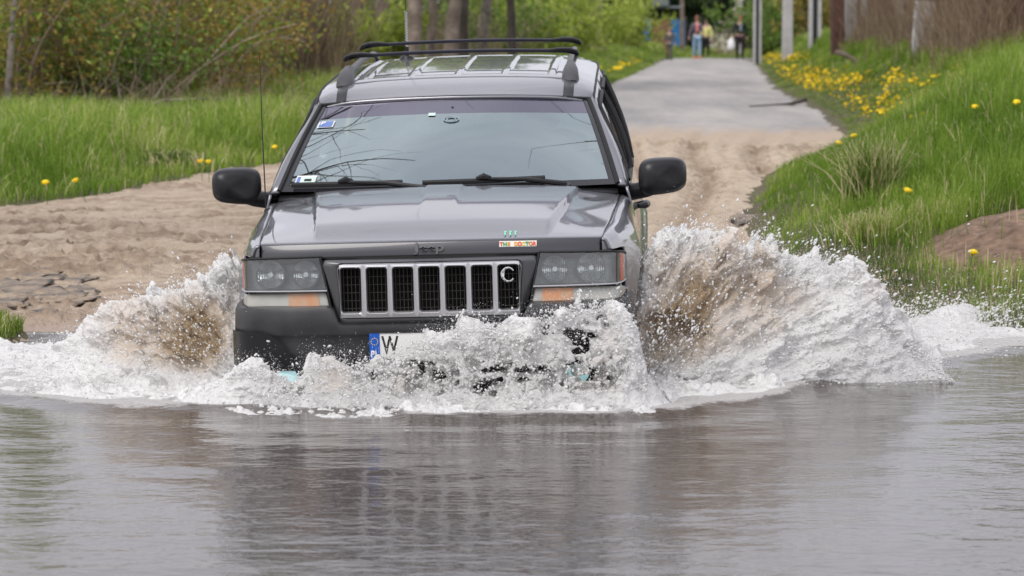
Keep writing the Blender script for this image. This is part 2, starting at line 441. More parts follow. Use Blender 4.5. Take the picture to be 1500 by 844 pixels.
M_TURN = mat('turn_lens', (.46, .45, .41), rough=.25, coat=.6, noise=(14, (.33, .33, .30), .2))
M_WSGLASS = glass_mat('windscreen_glass', (.42, .50, .50), .40, rough=.015, gloss=(.76, .88, .91))
M_BAND = glass_mat('sun_band_glass', (.22, .2, .24), .30, rough=.015, gloss=(.62, .6, .72))
M_SIDEGL = glass_mat('side_glass', (.25, .28, .26), .30, rough=.015)
M_FRIT = mat('frit_black', (.02, .02, .024), rough=.12)
M_TYRE = mat('tyre', (.02, .02, .02), rough=.75, bump=(80, .4, .004))
M_RIM = mat('rim_alloy', (.45, .45, .46), rough=.35, metal=.9)
M_TRIM = mat('interior_trim', (.05, .055, .055), rough=.8)
M_SEAT = mat('seat_cloth', (.13, .13, .125), rough=.9)
M_WHITE = mat('white_plate', (.8, .8, .78), rough=.4)
M_BLUE = mat('blue_strip', (.01, .10, .48), rough=.4)
M_YEL = mat('yellow_print', (.8, .62, .05), rough=.5)
M_INK = mat('black_ink', (.01, .01, .01), rough=.5)
M_LETTER = mat('badge_grey', (.10, .10, .105), rough=.5)
M_GREENC = mat('green_sticker', (.22, .62, .42), rough=.5)
M_STK = mat('sticker_white', (.72, .74, .68), rough=.5)
M_STKG = mat('sticker_hologram', (.55, .70, .66), rough=.3)
M_STKB = mat('sticker_blue', (.12, .20, .50), rough=.3)
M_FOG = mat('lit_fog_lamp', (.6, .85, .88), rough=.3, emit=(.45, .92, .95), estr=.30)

for _m in (M_REFL,):
    _n = _m.node_tree.nodes; _w = _n.new('ShaderNodeTexWave'); _w.wave_type = 'BANDS'; _w.bands_direction = 'X'; _w.inputs['Scale'].default_value = 38; _w.inputs['Distortion'].default_value = 1.5
    _c = [q for q in _n if q.type == 'TEX_COORD'][0]; _b = [q for q in _n if q.type == 'BUMP'][0]
    _m.node_tree.links.new(_c.outputs['Object'], _w.inputs['Vector']); _m.node_tree.links.new(_w.outputs['Fac'], _b.inputs['Height']); _b.inputs['Distance'].default_value = .010; _b.inputs['Strength'].default_value = .8
PSI = .043
CARZ = -.27
CAR = empty('off_road_car', (-.333, 13.0, CARZ), (0, 0, 0))
CAR.rotation_euler = (Matrix.Rotation(-PSI, 3, 'Z') @ Matrix.Rotation(.012, 3, 'X') @ Matrix.Rotation(-.026, 3, 'Y')).to_euler()
tag(CAR, 'dark grey off-road car with silver slotted grille ploughing nose first through the flooded ford', 'car')
CM = Matrix.Translation(CAR.location) @ CAR.rotation_euler.to_matrix().to_4x4()

def text_part(name, s, size, mat_, M, parent, ext=.002, bold=0.0, xs=1.0):
    cu = bpy.data.curves.new(name, 'FONT'); cu.body = s; cu.size = size; cu.extrude = ext; cu.offset = bold
    cu.align_x = 'CENTER'; cu.align_y = 'CENTER'
    t = bpy.data.objects.new('tmp', cu); COL.objects.link(t)
    dg = bpy.context.evaluated_depsgraph_get(); dg.update()
    me = bpy.data.meshes.new_from_object(t.evaluated_get(dg)); me.name = name
    bpy.data.objects.remove(t)
    me.transform(M @ Matrix.Diagonal((xs, 1, 1, 1)))
    me.materials.clear(); me.materials.append(mat_)
    o = bpy.data.objects.new(name, me); COL.objects.link(o); o.parent = parent
    return o
def facing(p, tilt=0.0, yaw=0.0, roll=0.0):
    """text frame at p, facing the car's front (-y), tilted back by tilt"""
    return Matrix.Translation(p) @ Matrix.Rotation(yaw, 4, 'Z') @ Matrix.Rotation(radians(90) - tilt, 4, 'X') @ Matrix.Rotation(roll, 4, 'Z')

# --- surfaces
def Wd(y): return pl(y, [0, .15, .35, .6, .85, 1.25, 1.6, 2.6, 3.5, 4.1, 4.45, 4.6], [.74, .79, .838, .868, .885, .888, .895, .905, .905, .89, .855, .80])
def hood_hx(v): return .735 + .075 * v ** .8
def hood_pt(u, v):
    yf = .10 + .035 * u * u + .03 * abs(u) ** 6; yr = 1.27 + .15 * u * u
    y = yf + (yr - yf) * v; x = u * hood_hx(v)
    zc = .957 + .148 * v - .03 * (2 * v - 1) ** 2 + .03
    zc = .958 + .172 * v - .030 * v * v + .012 * sin(pi * v)
    z = zc - (.022 * u * u + .030 * abs(u) ** 5) * (.15 + .85 * float(sstep(0, .5, v)))
    wb = .49 + .13 * v
    a = abs(x)
    b = 1 - sstep(wb - .006, wb + .012, a)
    fade = float(sstep(.02, .22, v))
    z += .026 * float(b) * fade * (1 if v < .93 else (1 - .6 * (v - .93) / .07))
    # pressed scoop outboard of the crease at the back
    g = math.exp(-((a - wb - .085) / .05) ** 2 - ((v - .86) / .09) ** 2)
    z -= .012 * g
    sp = 1 - sstep(.062, .075, a - .02 * v)
    z += .009 * float(sp) * float(sstep(.35, .95, v))
    return (x, y, z)
def hood_edge_z(y):
    v = min(max((y - .17) / 1.25, 0), 1); return hood_pt(1, v)[2]
def fender_pt(sg, y, t, over=0.0):
    W = Wd(y); zt = hood_edge_z(y); v = min(max((y - .17) / 1.25, 0), 1); hx = hood_hx(v) + .004
    if t < .6:
        z = .34 + (.80 - .34) * t / .6; x = W - .035 * ((.80 - z) / .46) ** 2
    else:
        a = (t - .6) / .4 * pi / 2; x = hx + (W - hx) * cos(a) ** .75; z = .80 + (zt - .80) * sin(a) ** .95
    return (sg * (x + over), y, z)
def ws_pt(u, t, off=0.0):
    hw = .800 - .140 * t
    y = 1.275 + .735 * t + .15 * u * u * (1 - .35 * t); z = 1.095 + .405 * t + .018 * sin(pi * t) - .028 * u * u * t
    return (u * hw, y - off * .48, z + off * .88)
def roof_c(y): return pl(y, [1.95, 2.02, 2.15, 2.35, 2.6, 3.2, 3.9, 4.3, 4.45], [1.495, 1.512, 1.553, 1.592, 1.615, 1.648, 1.668, 1.655, 1.61])
def roof_hw(y): return pl(y, [1.95, 2.4, 3.5, 4.45], [.682, .690, .690, .66])
def roof_pt(u, y, off=0.0):
    hw = roof_hw(y); a = abs(u)
    z = roof_c(y) - .026 * u * u - .035 * a ** 9
    x = u * hw
    k = (x + .94) / .235; fr = k - math.floor(k)
    rib = float(sstep(.0, .05, fr) * sstep(1.0, .95, fr)) if False else float(sstep(.08, .12, min(fr, 1 - fr) + .02))
    m = float(sstep(2.46, 2.49, y) * sstep(4.1, 4.05, y)) * (1 if a < .76 else 0)
    z -= .009 * rib * m
    return (x, y, z + off)
def belt_x(y): return Wd(y) - .045
BELT = 1.085
def aY(z): return 1.44 + (z - BELT) / .40 * .66
def gh_pt(sg, yk, s, off=0.0):
    """greenhouse side; yk base station, s 0 belt .. 1 roof edge"""
    ylen = 4.42
    y0 = 1.44
    ytop = aY(BELT + .40 * s)
    k = (yk - y0) / (ylen - y0)
    sh = (ytop - y0) * max(0, 1 - k * 2.6) + (-.16 * s) * max(0, (k - .75) * 4)
    y = yk + sh
    zt = roof_pt(1, min(max(y, 1.98), 4.42))[2]
    z = BELT + (zt - BELT) * s
    xb = belt_x(yk); xt = roof_hw(min(max(y, 1.98), 4.42))
    x = xb + (xt - xb) * s + .028 * sin(pi * s)
    return (sg * (x + off), y, z)

# hood
us = [i / 90 - 1 for i in range(181)]
hd = MB()
def hfull(u, v):
    if v < 0:   # rolled front lip, the steep band that carries the letters
        p = hood_pt(u, 0); k = -v
        return (p[0] * (1 - .003 * k), p[1] - .022 * math.sin(k * 1.57), p[2] + (.892 - .006 * u * u - p[2]) * k)
    return hood_pt(u, v)
vs_ = [-.02] + [i / 46 for i in range(47)]
hd.grid(hfull, 0, 0, us=us, vs_=vs_)
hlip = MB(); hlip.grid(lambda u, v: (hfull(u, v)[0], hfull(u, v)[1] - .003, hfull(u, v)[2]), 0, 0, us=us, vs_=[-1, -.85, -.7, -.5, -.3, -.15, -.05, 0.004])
HOOD = hd.build('hood', M_PAINT, CAR, solid=.012, autosmooth=60)
hlip.build('hood_lip', mat('dark_hood_lip', (.055, .055, .062), rough=.30, metal=.5, coat=.6), HOOD, solid=.010, autosmooth=60)  # front lip of the hood, coloured darker than the rest of it
# fenders, doors, quarters
for sg in (-1, 1):
    f = MB()
    def fp(u, v, sg=sg):
        ys_ = .36 - .235 * float(sstep(.735, .785, v))
        y = ys_ + (1.40 - ys_) * u
        over = .028 * math.exp(-((math.hypot(y - .83, (.34 + .46 * v / .6) - .375) - .45) / .05) ** 2) if v < .6 else .022 * math.exp(-((y - .83) / .30) ** 2) * max(0, (1 - (v - .6) / .25))
        return fender_pt(sg, y, v, over)
    def keep(u, v):
        y = .36 + 1.04 * u; z = .34 + .46 * v / .6
        return not (v < .6 and math.hypot(y - .83, z - .375) < .425)
    f.grid(fp, 52, 60, keep=keep); f.grid(lambda u, v, sg=sg: (lambda p: (p[0], .130 + .012 * (1 - u), .880 + (p[2] - .880) * v))(fender_pt(sg, .128, .765 + .235 * u)), 8, 3); f.build('front_fender', M_PAINT, CAR, solid=.012, autosmooth=70)
    def side(y, z, sg=sg, off=0.0):
        W = Wd(y); 
        x = W - .035 * ((.80 - z) / .46) ** 2 if z < .8 else W - .045 * ((z - .8) / .285) ** 1.6
        x += .010 * math.exp(-((z - .52) / .05) ** 2)
        d = math.hypot(y - 3.52, z - .375); x += .03 * math.exp(-((d - .45) / .05) ** 2) if z > .3 else 0
        return (sg * (x + off), y, z)
    for nm, y0, y1 in (('front_door', 1.406, 2.49), ('rear_door', 2.498, 3.36), ('rear_quarter', 3.368, 4.45)):
        g = MB()
        def kp(u, v, y0=y0, y1=y1):
            y = y0 + (y1 - y0) * u; z = .30 + .785 * v
            return math.hypot(y - 3.52, z - .375) > .425
        g.grid(lambda u, v, y0=y0, y1=y1: side(y0 + (y1 - y0) * u, .30 + .785 * v), 30, 26, keep=kp)
        dr = g.build(nm, M_PAINT, CAR, solid=.012, autosmooth=70)
        if 'door' in nm:
            hy = y1 - .14; px_ = side(hy, .93)[0]
            h = MB(); h.tube([(px_, hy - .07, .93), (px_ + sg * .035, hy - .05, .932), (px_ + sg * .042, hy, .934), (px_ + sg * .035, hy + .06, .932), (px_, hy + .08, .93)], [.012, .018, .02, .018, .012], n=8)
            h.build('door_handle', M_BLACKP, dr)
            r = MB(); r.grid(lambda u, v, y0=y0, y1=y1: side(y0 + .02 + (y1 - y0 - .04) * u, .49 + .06 * v, off=.012), 12, 2)
            r.build('rub_strip', M_BLACKP, dr, solid=.01)
    # wheel-arch flares
    for yc in (.83, 3.52):
        a = MB(); lp = []
        for k in range(31):
            th = radians(-8 + 196 * k / 30); ring = []
            for r_, o_ in ((.415, -.03), (.418, .025), (.438, .034), (.465, .022), (.475, -.004)):
                y = yc + r_ * cos(th); z = .375 + r_ * sin(th); z2 = max(z, .28)
                p = fender_pt(sg, y, max(0, min(.6, (z2 - .34) / .46 * .6))) if yc < 2 else side(y, z2)
                ring.append((sg * (Wd(y) - .02 + o_), y, z2) if True else p)
            lp.append(ring)
        a.loops(lp, closed=False); a.build('wheel_arch_trim', M_PAINT, CAR, autosmooth=60)
    # greenhouse: frames and windows
    st = [1.44, 1.52, 1.60, 1.72, 1.84, 1.96, 2.1, 2.25, 2.40, 2.50, 2.60, 2.75, 2.9, 3.1, 3.25, 3.34, 3.42, 3.55, 3.75, 3.95, 4.1, 4.2, 4.3, 4.42]
    sv = [0, .05, .2, .35, .5, .65, .8, .90, 1.0]
    def iswin(u, v):
        return .05 < v < .90 and (1.60 < u < 2.40 or 2.60 < u < 3.25 or 3.42 < u < 4.1)
    g = MB(); g.grid(lambda u, v: gh_pt(sg, u, v), 0, 0, us=st, vs_=sv, keep=lambda u, v: not iswin(u, v))
    g.build('side_pillars', M_PAINT, CAR, solid=.03, autosmooth=70)
    for a_, b_ in ((1.60, 2.40), (2.60, 3.25), (3.42, 4.1)):
        ws_ = [q for q in st if a_ - .001 <= q <= b_ + .001]
        g = MB(); g.grid(lambda u, v: gh_pt(sg, u, v, -.010), 0, 0, us=ws_, vs_=sv[1:-1]); wn = g.build('side_window', M_SIDEGL, CAR)
        # rubber frame round the window
        pth = [gh_pt(sg, q, .05, .003) for q in ws_] + [gh_pt(sg, b_, q, .003) for q in sv[2:-1]] + [gh_pt(sg, q, .90, .003) for q in ws_[::-1][1:]] + [gh_pt(sg, a_, q, .003) for q in sv[1:-2][::-1]]
        r = MB(); r.tube(pth, .011, n=6, cap=False); r.build('window_seal', M_RUBBER, wn)
    # gutter line along the roof edge
    r = MB(); r.tube([(gh_pt(sg, q, 1.0)[0] - sg*.0, gh_pt(sg, q, 1.0)[1], gh_pt(sg, q, 1.0)[2] + .001) for q in st], .006, n=6); r.build('roof_gutter', M_RUBBER, CAR)
# windshield
W_ = MB(); uu = [i / 12 - 1 for i in range(25)]
wsT = .80
W_.grid(lambda u, t: ws_pt(u, t), 0, 0, us=uu, vs_=[.0 + wsT * i / 12 for i in range(13)])
WS = W_.build('windscreen', M_WSGLASS, CAR)
b_ = MB(); b_.grid(lambda u, t: ws_pt(u, t), 0, 0, us=uu, vs_=[wsT + (1 - wsT) * i / 4 for i in range(5)]); b_.build('sun_band', M_BAND, WS)
fr = MB()
def seal(path, r=.010): fr.tube(path, r, n=6)
seal([ws_pt(u, 1.0, .004) for u in uu], .009)
seal([ws_pt(-1.0, t / 12, .004) for t in range(13)], .012); seal([ws_pt(1.0, t / 12, .004) for t in range(13)], .012)
fr.build('windscreen_seal', M_RUBBER, WS)
f2 = MB()
f2.grid(lambda u, t: ws_pt(u, t, .0025), 0, 0, us=uu, vs_=[0, .03, .055])
for s0, s1 in ((-1, -.955), (.955, 1)):
    f2.grid(lambda u, t: ws_pt(u, t, .0025), 0, 0, us=[s0, (s0 + s1) / 2, s1], vs_=[.055 + .945 * i / 10 for i in range(11)])
f2.build('glass_border', M_FRIT, WS)
# A pillars
for sg in (-1, 1):
    a = MB()
    def ap(u, t):
        p = Vector(ws_pt(sg, t, .002)); zt = BELT + .40 * t
        q = Vector(gh_pt(sg, 1.44, t)); m = p.lerp(q, u); bul = .014 * sin(pi * u)
        return (m.x + sg * bul * .7, m.y - bul * .5, m.z + bul * .5)
    a.grid(ap, 5, 14); a.build('windscreen_pillar', M_PAINT, CAR, solid=.02, autosmooth=70)
# cowl under the wipers
c = MB(); c.grid(lambda u, v: ((2 * u - 1) * .80, 1.255 + .15 * (2 * u - 1) ** 2 + .05 * v - .02, 1.082 + .016 * v - .020*(2*u-1)**2), 24, 3); COWL = c.build('cowl_grille', M_BLACKP, CAR, solid=.02)
lv = MB()
for k in range(40):
    x = -.62 + .023 * k
    lv.box((x, 1.262 + .15 * (x / .8) ** 2, 1.094), (.006, .035, .006), rot=(.3, 0, 0))
lv.box((-.17, 1.262, 1.092), (.92, .004, .004))
lv.build('cowl_slats', M_DARK, COWL, smooth=False)
# roof
rf = MB(); ru = [i / 120 - 1 for i in range(241)]
ry = [1.995, 2.03, 2.08, 2.15, 2.22, 2.3, 2.38, 2.44, 2.46, 2.475, 2.49, 2.51, 2.6, 2.8, 3.0, 3.3, 3.6, 3.9, 4.05, 4.08, 4.11, 4.2, 4.3, 4.38, 4.45]
def roofq(u, y):
    p = roof_pt(u, y)
    if y < 2.2: return (p[0] * (1 - .0), y + .10 * u * u * max(0, (2.2 - y) / .2), p[2])
    return p
rf.grid(roofq, 0, 0, us=ru, vs_=ry); ROOF = rf.build('roof', M_PAINT, CAR, solid=.015, autosmooth=60)
# roof rails, channel strips and crossbars
for sg in (-1, 1):
    ch = MB(); X = .565
    ch.grid(lambda u, v: (lambda p: (sg * p[0], p[1], p[2] + .004))(roofq((X + .05 * (v - .5)) / .69, 2.0 + .40 * u)), 14, 2); ch.build('roof_strip', M_BLACKP, ROOF, solid=.004)
    r = MB(); pts = []
    for q in range(21):
        y = 2.40 + 1.75 * q / 20; lift = .042 * min(1, sin(pi * min(max((q + .6) / 21.2, 0), 1)) * 2.6)
        pts.append((sg * (X - .01), y, roof_pt(X / .69, y)[2] + lift))
    r.tube(pts, .016, n=10, flat=.9); RL = r.build('roof_rail', M_BLACKP, ROOF)
    ft = MB(); lp = []
    for k, (y, hh, wd) in enumerate(((2.30, .004, .034), (2.33, .03, .042), (2.39, .055, .044), (2.46, .068, .040), (2.56, .070, .030), (2.68, .058, .02))):
        zz = roof_pt(X / .69, y)[2]; lp.append([(sg * X + wd * cos(t) , y, zz - .01 + (hh + .01) * max(0, sin(t)) ** .6) for t in [pi * j / 8 for j in range(9)]])
    ft.loops(lp, closed=False); ft.build('rail_foot', mat('rail_grey', (.06, .06, .065), rough=.45), RL)
for yb, zb, xx in ((2.72, 1.700, .575), (3.58, 1.738, .57)):
    cb = MB(); pts = [((2 * k / 16 - 1) * (xx - .05), yb, zb + .012 * (1 - (2 * k / 16 - 1) ** 2)) for k in range(17)]
    cb.tube(pts, .0115, n=10, flat=.8); CB = cb.build('crossbar', mat('bar_black', (.03, .03, .045), rough=.35, metal=.3), ROOF)
    for sg in (-1, 1):
        e_ = MB(); e_.tube([(sg * (xx - .13), yb, zb + .002), (sg * (xx - .07), yb, zb + .006), (sg * (xx - .02), yb, zb + .002), (sg * (xx + .012), yb, zb - .008), (sg * (xx + .026), yb, zb - .022)], [.013, .018, .021, .018, .012], n=10, flat=.75)
        e_.build('crossbar_clamp', M_BLACKP, CB)
# antennas
an = MB(); bx_, by_ = -.375, 3.98; bz = roof_pt(-.375 / .69, by_)[2]
an.tube([(bx_, by_, bz), (bx_, by_, bz + .02)], [.045, .03], n=14); an.tube([(bx_, by_, bz + .02), (bx_, by_, bz + .07)], .012, n=8)
AN = an.build('aerial_base', M_BLACKP, CAR)
cl = MB(); hel = [(bx_ + .007 * cos(t * .9), by_ + .007 * sin(t * .9), bz + .07 + .0022 * t) for t in range(90)]
cl.tube(hel, .0028, n=5); cl.build('aerial_coil', M_SATIN, AN)
wp_ = MB(); wp_.tube([(bx_, by_, bz + .26), (bx_ + .004, by_ + .02, bz + .8), (bx_ + .015, by_ + .08, bz + 1.25)], [.0022, .0016, .001], n=5); wp_.build('aerial_whip', M_RUBBER, AN)
an = MB(); an.tube([(-.838, 1.22, .985), (-.840, 1.225, 1.03)], [.016, .008], n=8); an.tube([(-.840, 1.225, 1.03), (-.848, 1.25, 1.4), (-.853, 1.29, 1.755)], [.0035, .0026, .0018], n=6)
an.build('fender_aerial', M_BLACKP, CAR)

# --- front face
def rrect(hw, z0, z1, r, cx=0, n=5, hwb=None):
    """rounded loop in x,z, ccw; hwb: half width at the bottom"""
    hwb = hw if hwb is None else hwb
    pts = []
    for (sx, zc, a0, h) in ((1, z1 - r, 0, hw), (-1, z1 - r, 90, hw), (-1, z0 + r, 180, hwb), (1, z0 + r, 270, hwb)):
        for k in range(n):
            a = radians(a0 + 90 * k / (n - 1)); pts.append((cx + sx * (h - r) + r * cos(a), zc + r * sin(a)))
    return pts
def L(pts, y, bow=.10): return [(x, y + bow * x * x, z) for x, z in pts]
s_ = MB()
o1 = rrect(.462, .592, .886, .02, hwb=.398); o2 = rrect(.456, .600, .880, .02, hwb=.390)
i1 = rrect(.408, .622, .880 - .006, .03, hwb=.392); i2 = rrect(.398, .634, .872, .028, hwb=.384)
s_.loops([L(o1, .14), L(o1, .055), L(o2, .040), L(i1, .030), L(i2, .034), L(i2, .08)])
SUR = s_.build('grille_surround', M_PAINT2, CAR, autosmooth=45)
# silver slotted grille: rim, seven cells with rounded slots
gr = MB(); c0, c1 = .636, .870
NS = 7; pit = .1125
rim_o = rrect(.396, c0, c1, .028, hwb=.382)
def rfix(lst, wd): return lst
gr.loops([L(rim_o, .07), L(rim_o, .024), L(rrect(.391, c0 + .004, c1 - .003, .026, hwb=.378), .016)])
for k in range(NS):
    cx = (k - 3) * pit; cx2 = cx
    cell = []; nn = 5
    hwc = pit / 2
    x0, x1 = cx - hwc, cx + hwc
    if k == 0: x0 = -.385
    if k == 6: x1 = .385
    # outer cell loop with the same count as the rounded slot
    for (X, Z) in ((x1, c1 - .003), (x0, c1 - .003), (x0, c0 + .004), (x1, c0 + .004)):
        for q in range(nn): cell.append((X, Z))
    slot = rrect(.0465, c0 + .020, c1 - .012, .014, cx=cx); slot2 = rrect(.0435, c0 + .026, c1 - .018, .013, cx=cx)
    gr.loops([L(cell, .016), L(slot, .013), L(slot2, .019), L(slot2, .065)])
GR = gr.build('grille', M_SATIN, SUR, autosmooth=50)
gm = MB()
for k in range(NS):
    cx = (k - 3) * pit
    for q in range(5): gm.box((cx - .034 + .017 * q, .058 + .1 * cx * cx, .755), (.0024, .004, .20))
    for q in range(6): gm.box((cx, .062 + .1 * cx * cx, .675 + .034 * q), (.088, .004, .0022))
gm.build('grille_mesh', M_WIRE, GR, smooth=False)
bk = MB(); bk.box((0, .16, .75), (.84, .01, .27)); bk.build('radiator_panel', M_DARK, SUR)
# horseshoe
hs = MB(); hp = []; hcx, hcz = .339, .812
for k in range(25):
    a = radians(35 + 290 * k / 24); R_ = .026
    hp.append((hcx + R_ * cos(a) * .98, .004 + .1 * .115, hcz + R_ * sin(a) * 1.12))
hs.tube(hp, [.0045 + .004 * sin(pi * k / 24) for k in range(25)], n=8, flat=.6); 
HS = hs.build('horseshoe', mat('pale_horseshoe', (.75, .76, .78), rough=.3, metal=.4), GR)
nh = MB()
for k in (4, 7, 10, 14, 17, 20): p = hp[k]; nh.box((p[0], p[1] - .0062, p[2]), (.004, .002, .004))
nh.build('nail_holes', M_INK, HS, smooth=False)
# header strip over the grille, black gap under the hood
hdz = MB(); hdz.grid(lambda u, v: ((2 * u - 1) * .735, .10 + .07 * (2 * u - 1) ** 2 + .03 * v * 0, .866 + .030 * v), 20, 1); hdz.build('slam_panel', M_DARK, CAR, solid=.03)
# headlights
def hl_xy(s):
    """s 0 inner .. 1 outer along the front corner: plan curve"""
    x = .430 + (.835 - .430) * (1 - (1 - min(s, 1)) ** 1.0) ; 
    # corner rounding
    if s < .72: return (.430 + .355 * s / .72, .055 + .045 * (s / .72) ** 2)
    k = (s - .72) / .28; a = k * radians(78)
    return (.785 + .052 * sin(a), .100 + .055 * k + .21 * (1 - cos(a)))
for sg in (-1, 1):
    def lens(u, v, off=0.0, z0=.757, z1=.896, sk=.038):
        x, y = hl_xy(u); t = v; inner = (1 - u) ** 2
        x = x + sk * ((z0 - .69) / .2 + v * (z1 - z0) / .2) * inner * 1.0
        ztop = z1 - .010 * u - .026 * u ** 9; z0 = z0 + (.020 * u ** 9 if z0 < .70 else 0)
        return (sg * x, y + off + .018 * v, z0 + (ztop - z0) * v)
    hb = MB(); hb.grid(lambda u, v: lens(u, v, .085), 22, 6); 
    hb.grid(lambda u, v: lens(u, 1, .085 * v), 22, 1); hb.grid(lambda u, v: lens(u, 0, .085 * v), 22, 1); hb.grid(lambda u, v: lens(0, u, .085 * v), 4, 1)
    HL = hb.build('headlight', M_LHOUSE, CAR)
    for cx, rr in ((.535, .056), (.690, .061)):
        bw = MB(); lp = []
        cyy = hl_xy((cx - .43) / .355 * .72)[1]
        for k in range(7):
            f_ = k / 6; r_ = rr * math.sqrt(f_) if k else .004
            lp.append([(sg * cx + r_ * cos(t), cyy + .080 - .055 * f_, .824 + r_ * .98 * sin(t)) for t in [2 * pi * j / 28 for j in range(28)]])
        bw.loops(lp, cap0=True); BW = bw.build('reflector_bowl', M_REFL, HL, autosmooth=80)
        rg = MB(); rg.tube([(sg * cx + (rr + .001) * cos(t), cyy + .026, .824 + (rr + .001) * .98 * sin(t)) for t in [2 * pi * j / 28 for j in range(29)]], .003, n=6, cap=False); rg.build('bowl_ring', M_LHOUSE, BW)
        bl = MB(); bl.tube([(sg * cx, cyy + .075, .824), (sg * cx, cyy + .035, .824)], [.014, .011], n=10); bl.build('bulb', M_CHROME, BW)
    sm = MB(); sm.grid(lambda u, v: lens(.84 + .07 * u, .05 + .9 * v, -.002), 3, 5); sm.build('side_reflector', M_REDDISH, HL)
    ln = MB(); ln.grid(lambda u, v: lens(u, v), 30, 8); ln.build('headlight_lens', M_LENS, HL)
    tl = MB(); tl.grid(lambda u, v: lens(u, v, .0, z0=.686, z1=.752), 30, 6)
    TL = tl.build('indicator', M_TURN, HL, solid=.03)
    am = MB(); am.grid(lambda u, v: lens(.09 + .27 * u, .08 + .84 * v, -.003, z0=.686, z1=.752), 8, 3); am.build('amber_bulb_cover', M_AMBER, TL)
    dv = MB(); dv.tube([lens(u / 20, 0, -.003, z0=.755) for u in range(21)], .0035, n=6); dv.build('divider_trim', M_SATIN, HL)
    sl = MB(); sl.tube([lens(u / 20, 1, .004, z1=.900) for u in range(21)], .006, n=6); sl.tube([lens(u / 20, 0, .004, z0=.683) for u in range(21)], .006, n=6); sl.tube([lens(0, 0, .0, z0=.683), lens(0, 1, 0, z1=.90)], .006, n=6); sl.build('headlight_seal', M_RUBBER, HL)
# bumper
def plan(a):
    c, s = cos(a), sin(a); e = .36
    x = .872 * math.copysign(abs(s) ** e, s); y = .0 + .55 * (1 - abs(c) ** e)
    return x, y
bp = MB(); A_ = []
for k in range(-60, 61):
    q = k / 60; A_.append(math.copysign(abs(q) ** 2.2, q) * pi / 2)
ang = sorted(set(A_))
def brow(z, off):
    row = []
    for a in ang:
        x, y = plan(a); n_ = Vector((math.sin(a) ** 3, -1, 0)).normalized() if abs(a) < 1.2 else Vector((math.copysign(1, a), 0, 0))
        zt = z
        if z > .60: zt = .598 + (z - .60) * float(sstep(.385, .425, abs(x)) ) + (z - .60) * .15
        row.append((x + n_.x * off, y + n_.y * off * 1.0 + (.03 if 0 else 0), zt))
    return row
prof = [(.679, -.16), (.682, -.05), (.676, -.008), (.660, .0), (.575, .004), (.566, -.002), (.556, -.008), (.50, -.010), (.455, -.012), (.44, -.03), (.40, -.045), (.33, -.06), (.30, -.09)]
bp.loops([brow(z, o_) for z, o_ in prof], closed=False)
BUM = bp.build('front_bumper', M_BUMP, CAR, autosmooth=50)
# smooth black patches laid on the bumper surface at its outer corners
for sg in (-1, 1):
    rc = MB()
    def rcp(u, v, sg=sg):
        x = .58 + .285 * u; s9 = min((x / .872) ** (1 / .36), 1.0); a = math.asin(s9); y = .55 * (1 - cos(a) ** .36) if s9 < 1 else .5
        zt = .44 + .145 * (1 - (1 - min(1, u * 1.5)) ** 3); return (sg * (x + .012 * u), y - .015, .42 + (zt - .42) * v)
    rc.grid(rcp, 24, 6); rc.build('bumper_corner_patch', mat('glossy_black_plastic', (.010, .010, .011), rough=.25), BUM)
# plate
pv = MB(); pv.box((0.0, -.020, .521), (.520, .008, .112)); PLT = pv.build('number_plate', M_WHITE, BUM, smooth=False, bevel=.002)
pe = MB(); pe.box((-.238, -.0255, .521), (.044, .003, .112)); BS = pe.build('country_strip', M_BLUE, PLT, smooth=False)
text_part('country_code', 'PL', .042, M_WHITE, facing((-.238, -.0275, .487)), BS, .0005, .0008, .85)
stx = MB()
for k in range(12): a = 2 * pi * k / 12; stx.box((-.238 + .0145 * cos(a), -.0275, .542 + .0145 * sin(a)), (.0036, .0015, .0036), rot=(0, a, 0))
stx.build('star_ring', M_YEL, BS, smooth=False)
text_part('plate_letters', 'W', .108, M_INK, facing((-.172, -.0245, .521)), PLT, .0008, .0018, .62)
pf = MB(); pf.tube([(-.262, -.0255, .464), (.262, -.0255, .464), (.262, -.0255, .578), (-.262, -.0255, .578), (-.262, -.0255, .464)], .0025, n=5); pf.build('plate_rim', M_INK, PLT)
# fog lamps, both lit
for sg in (-1, 1):
    fg = MB(); lp = []
    for r_, y_ in ((.068, .07), (.068, -.004), (.060, -.008), (.055, .008)):
        lp.append([(sg * .625 + r_ * cos(t), y_ + .03, .386 + r_ * sin(t)) for t in [2 * pi * j / 24 for j in range(24)]])
    fg.loops(lp, cap0=True); FG = fg.build('fog_lamp', M_BLACKP, BUM)
    gl = MB(); lp = []
    for k in range(5): r_ = .048 * math.sqrt(k / 4) if k else .001; lp.append([(sg * .625 + r_ * cos(t), .012 + .012 * (k / 4) ** 2, .386 + r_ * sin(t)) for t in [2 * pi * j / 24 for j in range(24)]])
    gl.loops(lp, cap0=True); gl.build('fog_lamp_glass', M_FOG, FG)
